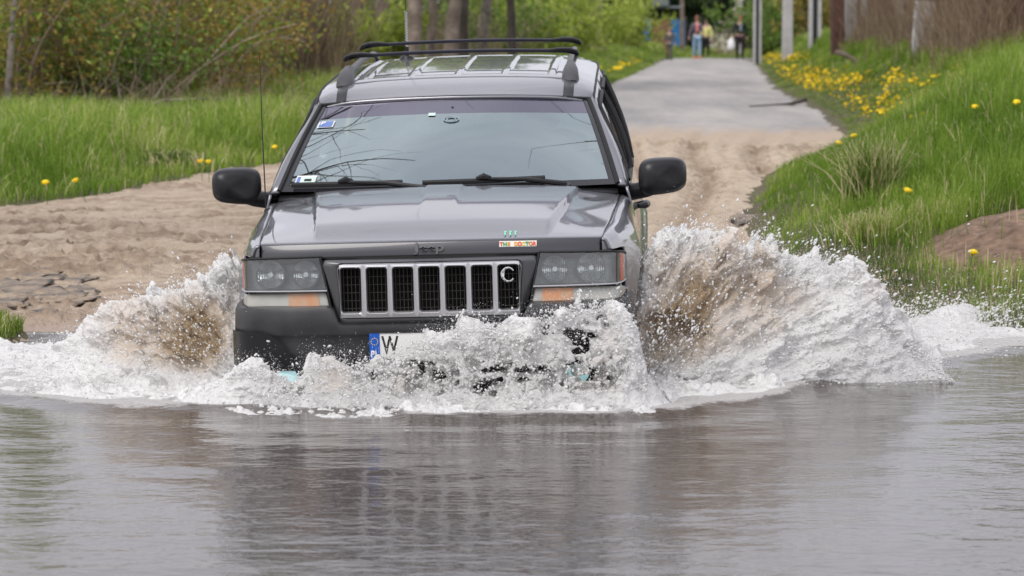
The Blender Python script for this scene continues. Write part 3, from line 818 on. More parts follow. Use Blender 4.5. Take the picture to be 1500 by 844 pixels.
# hood letters and stickers
HP = lambda x, v: Vector(hfull(x / .74, v))
HLT = text_part('hood_lettering', 'Jeep', .066, M_LETTER, Matrix.Identity(4), HOOD, .003, .0018, 1.12)
for v in HLT.data.vertices:
    p = Vector(hfull(v.co.x / .735, -.50 + v.co.y / .084)); v.co = p + Vector((0, -.9, .45)) * (.0085 + v.co.z)
stk = MB(); stk.grid(lambda u, v: tuple(Vector(hfull((.300 + .160 * u) / .735, -.52 + .36 * v)) + Vector((0, -.0035, .002))), 8, 3); STK = stk.build('hood_sticker', M_STK, HOOD)
cols = [(.8, .08, .05), (.05, .35, .1), (.75, .3, .05), (.8, .08, .05), (.85, .35, .02), (.8, .08, .05), (.75, .55, .05), (.05, .3, .15), (.6, .2, .05), (.75, .1, .05)]
for k, chh in enumerate('THE DOCTOR'):
    if chh == ' ': continue
    p = Vector(hfull((.309 + .0157 * k) / .735, -.34)) + Vector((0, -.0065, .001))
    text_part('sticker_letter', chh, .0235, mat('letter_ink', cols[k], rough=.5), facing(p, tilt=.36), STK, .0004, .0012, .95)
cw = MB()
for k in range(3):
    x0 = .318 + .022 * k; lp = [(x0 - .008, .075), (x0 + .006, .077), (x0 + .003, .052), (x0 + .007, .045), (x0 + .001, .018 - .006 * (k == 1)), (x0 - .001, .042), (x0 - .005, .05), (x0 - .002, .066)]
    vs3 = [tuple(Vector(hood_pt(a / .735, b * 1.0 + .005)) + Vector((0, 0, .004))) for a, b in lp]
    cw.add(vs3, [tuple(range(len(lp)))])
cw.build('claw_mark_decal', M_GREENC, HOOD, smooth=False)
# windscreen stickers: patches that follow the glass
def ws_patch(name, u0, u1, t0, t1, m, off, parent):
    g = MB(); g.grid(lambda a, b: ws_pt(u0 + (u1 - u0) * a, t0 + (t1 - t0) * b, off), 4, 3); return g.build(name, m, parent)
def ws_u(px, t): return None
P1 = ws_patch('parking_sticker', -.940, -.825, .685, .765, M_STK, .004, WS); ws_patch('sticker_field', -.93, -.835, .690, .758, M_STKB, .006, P1)
pm = Vector(ws_pt(-.905, .728, .009)); text_part('sticker_symbol', 'P', .042, M_WHITE, facing(pm, tilt=1.05, yaw=-.3), P1, .0005, .001)
P2 = ws_patch('registration_sticker', -.925, -.80, .055, .155, M_STK, .004, WS); ws_patch('sticker_field', -.885, -.808, .07, .14, M_STKG, .006, P2); ws_patch('sticker_code', -.917, -.897, .07, .14, M_STKB, .006, P2)
ws_patch('sticker_print', -.87, -.825, .095, .118, M_INK, .007, P2)
rd = MB()
for r_ in (.036, .022): rd.tube([ws_pt(.0 + r_ * cos(t) / .70, .722 + r_ * .75 * sin(t) / .84, .004) for t in [2 * pi * k / 24 for k in range(25)]], .003, n=5, cap=False)
rd.build('round_sticker', mat('etched_ring', (.30, .38, .42), rough=.4), WS)
ws_patch('small_sticker', -.165, -.115, .77, .805, M_STKG, .004, WS)
# wipers
def wiper(u0, u1, tb, um, upiv, tp):
    bl = MB(); pts = [ws_pt(u0 + (u1 - u0) * k / 12, tb + .015 * (k / 12), .020) for k in range(13)]
    bl.tube(pts, .010, n=6, flat=1.3); B = bl.build('wiper', M_RUBBER, CAR)
    am_ = MB(); p0 = Vector(ws_pt(um, tb + .008, .030)); p1 = Vector(ws_pt((um + upiv) / 2, (tb + tp) / 2 + .005, .038)); p2 = Vector(ws_pt(upiv, tp, .022))
    am_.tube([p0, p1, p2], [.008, .011, .014], n=8); am_.tube([p2, p2 + Vector((0, .01, -.03))], [.02, .022], n=10)
    am_.build('wiper_arm', M_BLACKP, B)
    hb_ = MB(); hb_.tube([p0 + Vector((-.035, 0, .002)), p0 + Vector((0, 0, .010)), p0 + Vector((.035, 0, .002))], [.008, .018, .010], n=8); hb_.build('blade_clip', M_BLACKP, B)
wiper(-.925, -.26, .035, -.60, -.11, -.012)
wiper(-.14, .58, .040, .22, .70, -.012)
# mirrors
for sg in (-1, 1):
    mb = MB(); cx, cy, cz = sg * 1.010, 1.50, 1.118
    lp = []; 
    for k in range(13):
        ph = -pi / 2 + pi * k / 12; yy = .085 * sin(ph); sc = max(abs(cos(ph)), .02) ** .38
        ring = []
        for j in range(28):
            t = 2 * pi * j / 28; ex = .56; X = math.copysign(abs(cos(t)) ** ex, cos(t)); Z = math.copysign(abs(sin(t)) ** ex, sin(t))
            hw_, hh_ = .114 * sc, .087 * sc
            zz = hh_ * Z * (1 - .06 * X * sg) + .006 * X * sg + .008
            ring.append((cx + hw_ * X + (.0), cy + yy + .02 * X * sg * sg, cz + zz))
        lp.append(ring)
    mb.loops(lp, cap0=True, cap1=True); MR = mb.build('door_mirror', M_BLACKP, CAR, autosmooth=60)
    ar = MB(); ar.tube([(sg * .835, 1.57, 1.050), (sg * .88, 1.54, 1.052), (sg * .925, 1.515, 1.062), (sg * .965, 1.505, 1.085)], [.056, .046, .046, .055], n=14, flat=.85); ar.build('mirror_arm', M_BLACKP, MR)
    gm_ = MB(); gm_.box((cx, cy + .082, cz), (.17, .004, .11)); gm_.build('mirror_glass', M_CHROME, MR, bevel=.01)
    tr_ = MB(); tr_.grid(lambda u, v: gh_pt(sg, 1.46 + .14 * u * (1 - v), .02 + .30 * v, .004), 3, 3); tr_.build('mirror_sail', M_BLACKP, MR, solid=.01)
# wheels
def wheel(x, y, sg):
    t = MB(); prof = [(.215, -.10), (.23, -.118), (.30, -.122), (.355, -.112), (.374, -.085), (.376, 0), (.374, .085), (.355, .112), (.30, .122), (.23, .118), (.215, .10)]
    t.loops([[(x + o_ * sg, y + r_ * cos(a), .375 + r_ * sin(a)) for a in [2 * pi * j / 40 for j in range(40)]] for r_, o_ in prof])
    for j in range(36):
        a = 2 * pi * j / 36
        for o_ in (-.07, 0, .07): t.box((x + o_, y + .377 * cos(a + o_), .375 + .377 * sin(a + o_)), (.05, .012, .04), rot=(a + o_, 0, 0))
    WH = empty('wheel', (0, 0, 0), parent=CAR); t.build('tyre', M_TYRE, WH, autosmooth=50)
    r = MB(); r.loops([[(x + o_ * sg, y + r_ * cos(a), .375 + r_ * sin(a)) for a in [2 * pi * j / 30 for j in range(30)]] for r_, o_ in ((.218, -.1), (.218, .1), (.20, .108), (.19, .07), (.08, .05), (.03, .07))], cap1=True)
    for j in range(5):
        a = 2 * pi * j / 5; r.box((x + .085 * sg, y + .12 * cos(a), .375 + .12 * sin(a)), (.03, .17, .055), rot=(a, 0, 0))
    r.build('rim', M_RIM, WH)
for sg in (-1, 1):
    for y in (.83, 3.52): wheel(sg * .755, y, sg)
# underbody, rear end
ub = MB(); ub.box((0, 2.3, .36), (1.15, 4.1, .16)); ub.box((0, 1.0, .62), (1.1, .9, .36)); ub.build('underbody', M_DARK, CAR, smooth=False)
rb = MB(); rb.grid(lambda u, v: ((2 * u - 1) * (.80 - .02 * v), 4.45 + .05 * (1 - (2 * u - 1) ** 2) , .30 + .785 * v), 20, 10); TG = rb.build('tailgate', M_PAINT, CAR, solid=.02)
rw = MB(); rw.grid(lambda u, v: ((2 * u - 1) * (.80 - .15 * v), 4.44 + .05 * (1 - (2 * u - 1) ** 2) - .16 * v, 1.085 + .50 * v), 20, 8); rw.build('rear_window', M_SIDEGL, TG)
bb = MB(); bb.box((0, 4.50, .48), (1.66, .16, .24)); bb.build('rear_bumper', M_BUMP, CAR, bevel=.04)
for sg in (-1, 1): tl_ = MB(); tl_.box((sg * .80, 4.44, .88), (.12, .10, .32)); tl_.build('tail_lamp', M_REDDISH, CAR, bevel=.02)
# cabin
ds = MB(); ds.loops([[(x, y, z) for x in (-.74, -.3, .3, .74)] for y, z in ((1.36, 1.03), (1.5, 1.075), (1.75, 1.06), (1.82, 1.0), (1.80, .7))], closed=False); ds.build('dashboard', M_TRIM, CAR, solid=.02)
fl = MB(); fl.box((0, 2.9, .47), (1.6, 3.0, .03)); fl.box((0, 4.3, .72), (1.4, .06, .45)); fl.build('cabin_floor', M_TRIM, CAR, smooth=False)
hlm = MB(); hlm.grid(lambda u, v: ((2 * u - 1) * .62, 2.12 + 2.2 * v, roof_c(2.12 + 2.2 * v) - .05 - .02 * (2 * u - 1) ** 2), 8, 8); hlm.build('headliner', mat('headliner', (.35, .36, .34), rough=.9), CAR)
for x in (-.37, .37):
    S = empty('front_seat', (0, 0, 0), parent=CAR)
    q = MB(); q.box((x, 2.42, .66), (.50, .50, .15)); q.build('seat_cushion', M_SEAT, S, bevel=.05)
    q = MB(); q.box((x, 2.72, 1.0), (.48, .13, .62), rot=(-.25, 0, 0), taper=.85); q.build('backrest', M_SEAT, S, bevel=.05)
    q = MB(); q.box((x, 2.80, 1.385), (.25, .09, .16), rot=(-.15, 0, 0)); q.build('headrest', M_SEAT, S, bevel=.035)
sb_ = MB(); sb_.box((0, 3.45, .95), (1.25, .14, .6), rot=(-.2, 0, 0)); sb_.build('rear_bench', M_SEAT, CAR, bevel=.05)
stw = MB(); Rm = Matrix.Translation((.37, 2.0, 1.02)) @ Matrix.Rotation(radians(62), 4, 'X')
stw.tube([Rm @ Vector((.185 * cos(a), .185 * sin(a), 0)) for a in [2 * pi * k / 28 for k in range(29)]], .014, n=8, cap=False)
for a in (0, 2.1, 4.2): stw.tube([Rm @ Vector((0, 0, -.02)), Rm @ Vector((.18 * cos(a), .18 * sin(a), 0))], .012, n=6)
stw.tube([Rm @ Vector((0, 0, .01)), Rm @ Vector((0, 0, -.25))], .03, n=8); stw.build('steering_wheel', M_BLACKP, CAR)
rvm = MB(); rvm.box((0, 1.90, 1.40), (.23, .03, .065), rot=(-.1, 0, 0)); rvm.tube([(0, 1.90, 1.42), (0, 1.92, 1.46)], .008, n=6); rvm.build('inside_mirror', M_BLACKP, CAR, bevel=.008)
# ------------------------------------------------------------------ water
def edge_world(pts):
    out = []
    for px, py in pts:
        d = CAMH * 4485 / (py - 33); out.append(((px - 750) * d / 4485, d))
    return np.array(out)
FE = edge_world([(-400, 570), (0, 585), (100, 600), (240, 604), (420, 610), (560, 601), (600, 618), (900, 618), (1000, 605), (1120, 590), (1200, 566), (1300, 548), (1400, 532), (1500, 512), (1700, 500)])
def foam_front(x): return np.interp(x, FE[:, 0], FE[:, 1])
def wave(x, y):
    n = .0042 * fbm2(x * 2.2, y * 3.6, 3, 21.) + .0014 * fbm2(x * 8, y * 13, 3, 25.)
    fr = foam_front(x)
    d = y - fr
    n = n + .035 * np.exp(-((d - .1) / .16) ** 2) * (np.abs(x) < 9) * (1 + fbm2(x * 3, y * 3, 3, 5.)) * .5
    n = n + .03 * sstep(0, .4, d) * sstep(20, 17, y) * fbm2(x * 5, y * 5, 4, 2.)
    # bow rings running ahead of the car
    r = np.sqrt((x + .3) ** 2 + (y - 15) ** 2)
    n = n + .0016 * np.sin(r * 13 + 2 * fbm2(x * 1.2, y * 1.2, 2, 3.)) * sstep(7, 2, r) * sstep(.1, -.2, d)
    return n
wx = axis([(-60, -5, 2.), (-5, 5, .022), (5, 60, 2.)])
wy = axis([(-13, 6, 1.), (6, 8.5, .1), (8.5, 17.6, .022), (17.6, 20, .2)])
WX, WY = np.meshgrid(wx, wy)
WZ = wave(WX, WY) * ((np.abs(WX) < 5.5) & (WY > 6)) 
fr = foam_front(WX)
foam = sstep(-.10, .18, WY - fr + .14 * fbm2(WX * 4, WY * 4, 4, 31.)) * sstep(2.6, 1.5, WY - fr - .35 * np.clip(WX, 0, 3))
foam = foam * np.clip(.85 + .45 * fbm2(WX * 2.5, WY * 2.5, 4, 41.), 0, 1)
ii, jj = np.meshgrid(np.arange(len(wx) - 1), np.arange(len(wy) - 1)); b0 = (jj * len(wx) + ii).reshape(-1)
m = bpy.data.materials.new('water'); m.use_nodes = True
n = m.node_tree.nodes; l = m.node_tree.links; b = n['Principled BSDF']
b.inputs['Base Color'].default_value = (.085, .072, .066, 1); b.inputs['Roughness'].default_value = .035; b.inputs['IOR'].default_value = 1.34
g = n.new('ShaderNodeNewGeometry'); prev = None
for sc, st, di, yx in ((13, .27, .008, 1.6), (42, .18, .0025, 1.4), (4, .24, .02, 1.3)):
    mpn = n.new('ShaderNodeMapping'); mpn.inputs['Scale'].default_value = (1, yx, 1)
    t = n.new('ShaderNodeTexNoise'); t.inputs['Scale'].default_value = sc; t.inputs['Detail'].default_value = 3
    u = n.new('ShaderNodeBump'); u.inputs['Strength'].default_value = st; u.inputs['Distance'].default_value = di
    l.new(g.outputs['Position'], mpn.inputs[0]); l.new(mpn.outputs[0], t.inputs['Vector']); l.new(t.outputs['Fac'], u.inputs['Height'])
    if prev: l.new(prev.outputs[0], u.inputs['Normal'])
    prev = u
l.new(prev.outputs[0], b.inputs['Normal'])
fa = n.new('ShaderNodeAttribute'); fa.attribute_name = 'foam'
tn = n.new('ShaderNodeTexNoise'); tn.inputs['Scale'].default_value = 38; tn.inputs['Detail'].default_value = 6; tn.inputs['Roughness'].default_value = .7
l.new(g.outputs['Position'], tn.inputs['Vector'])
ad = n.new('ShaderNodeMath'); ad.operation = 'ADD'; l.new(fa.outputs['Fac'], ad.inputs[0]); l.new(tn.outputs['Fac'], ad.inputs[1])
rg = n.new('ShaderNodeMapRange'); rg.inputs[1].default_value = .92; rg.inputs[2].default_value = 1.22; l.new(ad.outputs[0], rg.inputs[0])
fm = n.new('ShaderNodeBsdfPrincipled'); fm.inputs['Base Color'].default_value = (.62, .60, .59, 1); fm.inputs['Roughness'].default_value = .5
fb = n.new('ShaderNodeBump'); fb.inputs['Strength'].default_value = 1; fb.inputs['Distance'].default_value = .03; l.new(tn.outputs['Fac'], fb.inputs['Height']); l.new(fb.outputs[0], fm.inputs['Normal'])
ms = n.new('ShaderNodeMixShader'); l.new(rg.outputs[0], ms.inputs[0]); l.new(b.outputs[0], ms.inputs[1]); l.new(fm.outputs[0], ms.inputs[2]); l.new(ms.outputs[0], n['Material Output'].inputs[0])
wat = npmesh('water', np.stack([WX, WY, WZ], -1).reshape(-1, 3), np.stack([b0, b0 + 1, b0 + len(wx) + 1, b0 + len(wx)], -1), m, attrs={'foam': foam.reshape(-1)})
wat['kind'] = 'structure'

# ------------------------------------------------------------------ grass
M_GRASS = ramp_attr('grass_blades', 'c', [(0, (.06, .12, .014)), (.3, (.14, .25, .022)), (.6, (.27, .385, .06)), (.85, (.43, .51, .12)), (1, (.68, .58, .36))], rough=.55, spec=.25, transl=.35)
def blades(name, P, hgt, wid, c, label, group=None, lean=.35, seed=1):
    r = np.random.default_rng(seed); N = len(P)
    a = r.uniform(0, 2 * pi, N); d = np.stack([np.cos(a), np.sin(a), np.zeros(N)], -1)
    la = r.uniform(0, 2 * pi, N); lm = np.abs(r.normal(0, lean, N)) * hgt
    ln = np.stack([np.cos(la) * lm, np.sin(la) * lm, np.zeros(N)], -1)
    up = np.stack([np.zeros(N), np.zeros(N), hgt], -1)
    w2 = (wid / 2)[:, None]
    v0 = P - d * w2; v1 = P + d * w2
    mid = P + up * .5 + ln * .25; v2 = mid + d * w2 * .85; v3 = mid - d * w2 * .85
    m2 = P + up * .82 + ln * .62; v4 = m2 + d * w2 * .5; v5 = m2 - d * w2 * .5
    drop = up * (1 - .35 * np.clip(lm / hgt, 0, 1.2))[:, None] 
    v6 = P + drop + ln * 1.05 + d * w2 * .06; v7 = P + drop + ln * 1.05 - d * w2 * .06
    V = np.stack([v0, v1, v2, v3, v4, v5, v6, v7], 1).reshape(-1, 3)
    k = np.arange(N)[:, None] * 8
    F = np.concatenate([k + np.array([[0, 1, 2, 3]]), k + np.array([[3, 2, 4, 5]]), k + np.array([[5, 4, 6, 7]])], 0)
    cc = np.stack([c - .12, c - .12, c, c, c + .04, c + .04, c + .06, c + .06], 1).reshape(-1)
    o = npmesh(name, V, F, M_GRASS, attrs={'c': cc}, smooth=False)
    tag(o, label, None, None, 'stuff'); return o
def scatter(n, x0, x1, y0, y1, ok, seed, pw=0.):
    r = np.random.default_rng(seed); x = r.uniform(x0, x1, n); q = r.uniform(0, 1, n) ** (1 + pw); y = y0 + (y1 - y0) * q
    k = ok(x, y); x, y = x[k], y[k]; return np.stack([x, y, terrain(x, y)], -1)
def frame_ok(x, y, mg=.4): return np.abs(x) < (750 / 4485 * y + mg)
# left meadow
def okl(x, y):
    e = pl(y, LE_Y, LE_X) - x + .18 * fbm2(x * 2.5, y * 2.5, 3, 51.)
    return (e > 0) & frame_ok(x, y) & (y < pl(x, [-12, -8, -5.5, -4, -2.5, 0, 3, 4, 5], [31, 34, 36, 52, 62, 74, 98, 105, 150]))
P = np.concatenate([scatter(640000, -13, 5.2, 19.3, 96, okl, 3, .7), scatter(60000, 1, 22, 96, 150, lambda x, y: ((y > 112.5) | (x < pl(y, LE_Y, LE_X) - .1)) & frame_ok(x, y), 31, 0.)])
e = pl(P[:, 1], LE_Y, LE_X) - P[:, 0]
cl = fbm2(P[:, 0] * .8, P[:, 1] * .5, 4, 61.)
r = np.random.default_rng(2); N = len(P)
hg = (.13 + .27 * sstep(.1, 1.2, e)) * (1 + .6 * cl) * r.uniform(.6, 1.25, N) * np.where(P[:, 1] > 52, .5, 1)
wd = (.0045 + .00022 * (P[:, 1] - 15)) * r.uniform(.7, 1.4, N)
c = .42 + .6 * cl + .3 * fbm2(P[:, 0] * 4, P[:, 1] * 2, 3, 7.) + r.normal(0, .14, N); c = np.where(r.random(N) < .05 + .12 * sstep(.15, .5, fbm2(P[:, 0] * .9 + 4, P[:, 1] * .5, 3, 17.)), 1.1, c)
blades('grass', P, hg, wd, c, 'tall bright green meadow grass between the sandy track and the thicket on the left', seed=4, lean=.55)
# right bank
def okr(x, y):
    e = x - pl(y, RE_Y, RE_X) - .12 - .18 * fbm2(x * 2.5, y * 2.5, 3, 52.)
    dm = np.sqrt(((x - 3.2) / .80) ** 2 + ((y - 18.15) / .72) ** 2) + .25 * fbm2(x * 4, y * 4, 3, 3.)
    keep = (dm > .95) | (np.random.default_rng(8).random(x.shape) < .035)
    return (e > 0) & frame_ok(x, y) & keep & (y > pl(x, SH_X, SH_Y) + .10 + .15 * fbm2(x * 3, y * 0, 3, 9.)) & (e < 3.6 + .05 * y)
P = scatter(800000, 1.5, 17, 15.0, 112, okr, 5, 1.1)
e = P[:, 0] - pl(P[:, 1], RE_Y, RE_X); N = len(P); r = np.random.default_rng(6)
cl = fbm2(P[:, 0] * 1.1, P[:, 1] * .7, 4, 71.)
short = sstep(19.5, 17.3, P[:, 1])
hg = (.06 + .22 * sstep(.1, 1.6, e)) * (1 + .6 * cl) * r.uniform(.55, 1.3, N) * (1 - .55 * short) * np.where(P[:, 1] > 34, .8, 1) * np.where((P[:, 1] > 30) & (e < 1.5), .45, 1)
wd = (.004 + .0002 * (P[:, 1] - 15)) * r.uniform(.7, 1.4, N)
c = .40 + .55 * cl + .28 * fbm2(P[:, 0] * 4, P[:, 1] * 2, 3, 8.) + r.normal(0, .1, N); c = c - .30 * short * sstep(.2, -.2, cl + .3 * fbm2(P[:, 0] * 3, P[:, 1] * 2, 3, 19.)); c = np.where(r.random(N) < .04 + .16 * short, 1.1, c)
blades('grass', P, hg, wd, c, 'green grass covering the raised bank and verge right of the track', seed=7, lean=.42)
# lower left point and its tuft, sprigs along the left shore
def okp(x, y):
    return (np.sqrt(((x + 3.2) / .70) ** 2 + ((y - 15.72) / .36) ** 2) + .35 * fbm2(x * 4, y * 4, 3, 2.) < .95)
P = scatter(26000, -4, -2.1, 15.2, 16.4, okp, 9); N = len(P); r = np.random.default_rng(10)
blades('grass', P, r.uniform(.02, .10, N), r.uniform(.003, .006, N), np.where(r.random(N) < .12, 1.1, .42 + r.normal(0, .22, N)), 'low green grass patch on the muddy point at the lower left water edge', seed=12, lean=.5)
X0 = lambda px, d: (px - 750) * d / 4485
# rush tussock on the right bank
def tussock(name, x, y, n, hh, rad, c0, label, seed, cat='grass tuft', lean=.55, wid=.006):
    r = np.random.default_rng(seed); q = r.normal(0, rad, (n, 2)); P = np.stack([x + q[:, 0], y + q[:, 1], terrain(x + q[:, 0], y + q[:, 1])], -1)
    o = blades(name, P, hh * r.uniform(.5, 1.15, n), np.full(n, wid) * r.uniform(.7, 1.3, n), np.where(r.random(n) < .35, 1.05, c0 + r.normal(0, .12, n)), label, seed=seed, lean=lean)
    del o['kind']; o['category'] = cat; return o
tussock('rush_tussock', 2.42, 20.6, 900, .46, .085, .22, 'spiky dark rush tussock with brown stems at the edge of the right bank', 21)
tussock('grass_tuft', 2.20, 18.9, 700, .20, .10, .6, 'bright green grass tuft below the rush tussock near the splash', 22)
tussock('grass_tuft', 2.75, 19.2, 700, .16, .14, .7, 'broad pale green grass tuft between the rushes and the soil mound', 23)
tussock('dry_grass_clump', X0(175, 32.5), 32.5, 160, .42, .12, 1.05, 'bleached dry grass clump standing in the left meadow', 24, lean=.5, wid=.012)
tussock('dry_grass_clump', -6.4, 24.5, 300, .34, .12, 1.05, 'straw coloured grass clump at the left edge of the meadow', 25, lean=.6, wid=.008)
tussock('weed_clump', -3.00, 27.2, 600, .2, .12, .05, 'dark leafy weed clump at the corner of meadow and sand', 26, lean=.6, wid=.012)

# ------------------------------------------------------------------ dandelions
M_DAND = mat('dandelion_yellow', (.92, .68, .015), rough=.7)
M_STEM = mat('stem_green', (.10, .17, .04), rough=.6)
db = MB()
for k in range(22):
    a = 2.4 * k; rr = .021 * math.sqrt((k + .5) / 22); z0 = .012 * (1 - (rr / .021) ** 2)
    for q in range(2):
        b2 = a + q * .3; c_, s_ = cos(b2), sin(b2)
        db.add([(rr * c_ - .003 * s_, rr * s_ + .003 * c_, z0), (rr * c_ + .003 * s_, rr * s_ - .003 * c_, z0), ((rr + .008) * c_ + .002 * s_, (rr + .008) * s_ - .002 * c_, z0 + .004), ((rr + .008) * c_ - .002 * s_, (rr + .008) * s_ + .002 * c_, z0 + .004)], [(0, 1, 2, 3)])
db.loops([[(r_ * cos(t), r_ * sin(t), z_) for t in [2 * pi * j / 10 for j in range(10)]] for r_, z_ in ((.004, -.012), (.012, -.008), (.019, -.001), (.016, .009), (.002, .013))], cap0=True, cap1=True)
D0 = db.build('dandelion', M_DAND, None, smooth=False); tag(D0, 'yellow dandelion', 'dandelion')
sb2 = MB(); sb2.tube([(0, 0, -.012), (.004, .002, -.10), (0, 0, -.22)], .0028, n=5); S0 = sb2.build('stem', M_STEM, D0)
_first = [True]
def dandelion(x, y, h, label, group=None, s=1.0, stem=True):
    if _first[0]: o = D0; _first[0] = False; st_ = S0
    else:
        o = D0.copy(); COL.objects.link(o)
        if stem: st_ = S0.copy(); COL.objects.link(st_); st_.parent = o
    o.location = (x, y, gz(x, y) + h); o.rotation_euler = (random.uniform(.1, .7), random.uniform(-.3, .3), random.uniform(-.6, .6)); o.scale = (s, s, s)
    o['label'] = label
    if group: o['group'] = group
    elif 'group' in o: del o['group']
    return o
def at_px(px, py, hh=0.0):
    """walk the view ray of a photo pixel down to the terrain"""
    ds = np.arange(14, 120, .04); xs = (px - 750) * ds / 4485; zs = CAMH - (py - 33) * ds / 4485
    t = terrain(xs, ds, False) + hh; k = np.argmax(zs < t); return float(xs[k]), float(ds[k])
GS = 'dandelions flowering on the right bank'
for px, py, lb in ((402, 218, 'yellow dandelion in the meadow just left of the car windscreen, nearest to the car'), (305, 241, 'yellow dandelion over the weed clump at the corner of the meadow'), (293, 238, 'paler yellow dandelion in the weed clump beside the brighter one'), (110, 266, 'yellow dandelion in the left meadow, rightmost of the pair over the sand'), (66, 271, 'yellow dandelion in the left meadow, leftmost of the pair over the sand'),
                   (1427, 372, 'yellow dandelion growing at the foot of the bare soil mound'), (1330, 283, 'yellow dandelion alone in grass above the soil mound'), (1228, 212, 'yellow dandelion at the sand edge of the right bank'), (1250, 200, 'yellow dandelion cluster head behind the one at the sand edge'), (1488, 153, 'yellow dandelion at the far right picture edge'), (1427, 161, 'small yellow dandelion left of the one at the right picture edge')):
    x, y = at_px(px, py, .16); dandelion(x, y, .17, lb, None, 1.15)
PK = [(1125, 85, 16, 5, 26), (1160, 84, 18, 5, 22), (1150, 103, 22, 6, 28), (1190, 112, 30, 10, 60), (1175, 128, 30, 7, 34), (1240, 118, 20, 7, 22), (1255, 112, 12, 5, 8), (1305, 118, 14, 5, 12), (1320, 108, 14, 5, 10), (1345, 122, 12, 4, 8), (1250, 145, 20, 8, 12), (1300, 145, 18, 6, 14), (1290, 160, 25, 6, 14), (1340, 165, 20, 7, 9), (1365, 115, 10, 6, 4), (1400, 110, 8, 7, 7), (1403, 82, 4, 4, 1), (1230, 155, 25, 6, 8), (1370, 142, 18, 6, 5)]
used = 0
r = np.random.default_rng(33)
for cx, cy, sx, sy, nn in PK:
    for k in range(nn):
        if used >= 285: break
        px, py = cx + r.normal(0, sx * .62), cy + r.normal(0, sy * .8)
        if px < 1095 + (py - 80) * .9 or px > 1495: continue
        x, y = at_px(px, py, .10)
        e_ = x - np.interp(y, RE_Y, RE_X)
        if e_ < .25: continue
        dandelion(x, y, .11, 'yellow dandelion flower in the drift spreading over the right verge', GS, r.uniform(.65, 1.05) * (1 + max(0, y - 40) * .008), stem=y < 42); used += 1
V_ = []; F_ = []
me0 = D0.data; v0_ = np.array([tuple(v.co) for v in me0.vertices]); f0_ = [tuple(p.vertices) for p in me0.polygons]
mb_ = MB()
for k in range(800):
    cx, cy, sx, sy, nn = PK[int(r.choice(len(PK), p=np.array([p[4] for p in PK]) / sum(p[4] for p in PK)))]
    px, py = cx + r.normal(0, sx), cy + r.normal(0, sy)
    if px < 1097 + (py - 80) * .9 or px > 1495: continue
    x, y = at_px(px, py, .10)
    if x - np.interp(y, RE_Y, RE_X) < .25: continue
    sc_ = r.uniform(.45, .85) * (1 + max(0, y - 40) * .008); zz_ = gz(x, y) + .10; mb_.add([(a[0] * sc_ + x, a[1] * sc_ + y, a[2] * sc_ + zz_) for a in v0_], f0_)
o = mb_.build('dandelion_blossoms', M_DAND, None, smooth=False); tag(o, 'small yellow dandelion heads filling the gaps of the drift on the right verge', None, None, 'stuff')
GL = 'dandelions flowering beyond the roof of the car'
for k in range(46):
    px, py = (r.normal(905, 12), r.normal(103, 5)) if k < 32 else (r.normal(935, 10), r.normal(93, 3))
    x, y = at_px(px, py, .06)
    if pl(y, LE_Y, LE_X) - x < .3: continue
    dandelion(x, y, .12, 'yellow dandelion in the grass strip between the car roof and the gravel road', GL, r.uniform(1.3, 1.9), stem=False)

# ------------------------------------------------------------------ leaves, trees, bushes
def leafcards(C, size, rr, squash=1.0):
    N = len(C); a = rr.normal(0, 1, (N, 3)); a /= np.linalg.norm(a, axis=1)[:, None]
    b = rr.normal(0, 1, (N, 3)); b -= a * (a * b).sum(1)[:, None]; b /= np.linalg.norm(b, axis=1)[:, None]
    s = (size * rr.uniform(.6, 1.4, N))[:, None]
    V = np.stack([C - a * s, C + b * s * .55, C + a * s, C - b * s * .55], 1).reshape(-1, 3)
    return V, np.arange(N * 4).reshape(-1, 4)
def leafmat(name, stops): return ramp_attr(name, 'c', stops, rough=.5, spec=.3, transl=.4)
ML = {
 'spring': leafmat('spring_leaves', [(0, (.15, .21, .03)), (.5, (.33, .42, .06)), (1, (.55, .62, .13))]),
 'green': leafmat('green_leaves', [(0, (.06, .11, .02)), (.5, (.13, .22, .035)), (1, (.25, .36, .07))]),
 'rusty': leafmat('rusty_leaves', [(0, (.12, .13, .03)), (.35, (.28, .24, .06)), (.6, (.46, .29, .07)), (.70, (.28, .36, .07)), (1, (.40, .46, .11))]),
 'dark': leafmat('dark_needles', [(0, (.012, .028, .012)), (.6, (.03, .055, .022)), (1, (.07, .10, .03))]),
 'dry': leafmat('dry_stems', [(0, (.12, .085, .055)), (.5, (.26, .19, .13)), (1, (.42, .33, .23))]),
 'white': leafmat('blossom', [(0, (.45, .48, .30)), (.6, (.75, .73, .60)), (1, (.85, .83, .74))])}
M_BARK = mat('bark', (.13, .10, .08), rough=.9, noise=(6, (.30, .24, .20), .4), bump=(18, .8, .03))
M_BARKD = mat('dark_bark', (.05, .04, .033), rough=.9, noise=(6, (.11, .09, .075), .4), bump=(18, .8, .03))
M_BIRCH = mat('pale_bark', (.30, .26, .22), rough=.8, noise=(9, (.10, .085, .07), .5), bump=(20, .5, .02))
M_TWIG = mat('twigs', (.24, .18, .14), rough=.9, noise=(3, (.40, .31, .24), .4))
def limb(rr, p0, d, ln, r0, nseg=6, wob=.18, grav=0.0):
    pts = [Vector(p0)]; d = Vector(d).normalized(); rs = [r0]
    for k in range(nseg):
        d = (d + Vector(rr.normal(0, wob, 3)) + Vector((0, 0, grav))).normalized(); pts.append(pts[-1] + d * ln / nseg); rs.append(r0 * (1 - .8 * (k + 1) / nseg))
    return pts, rs, d
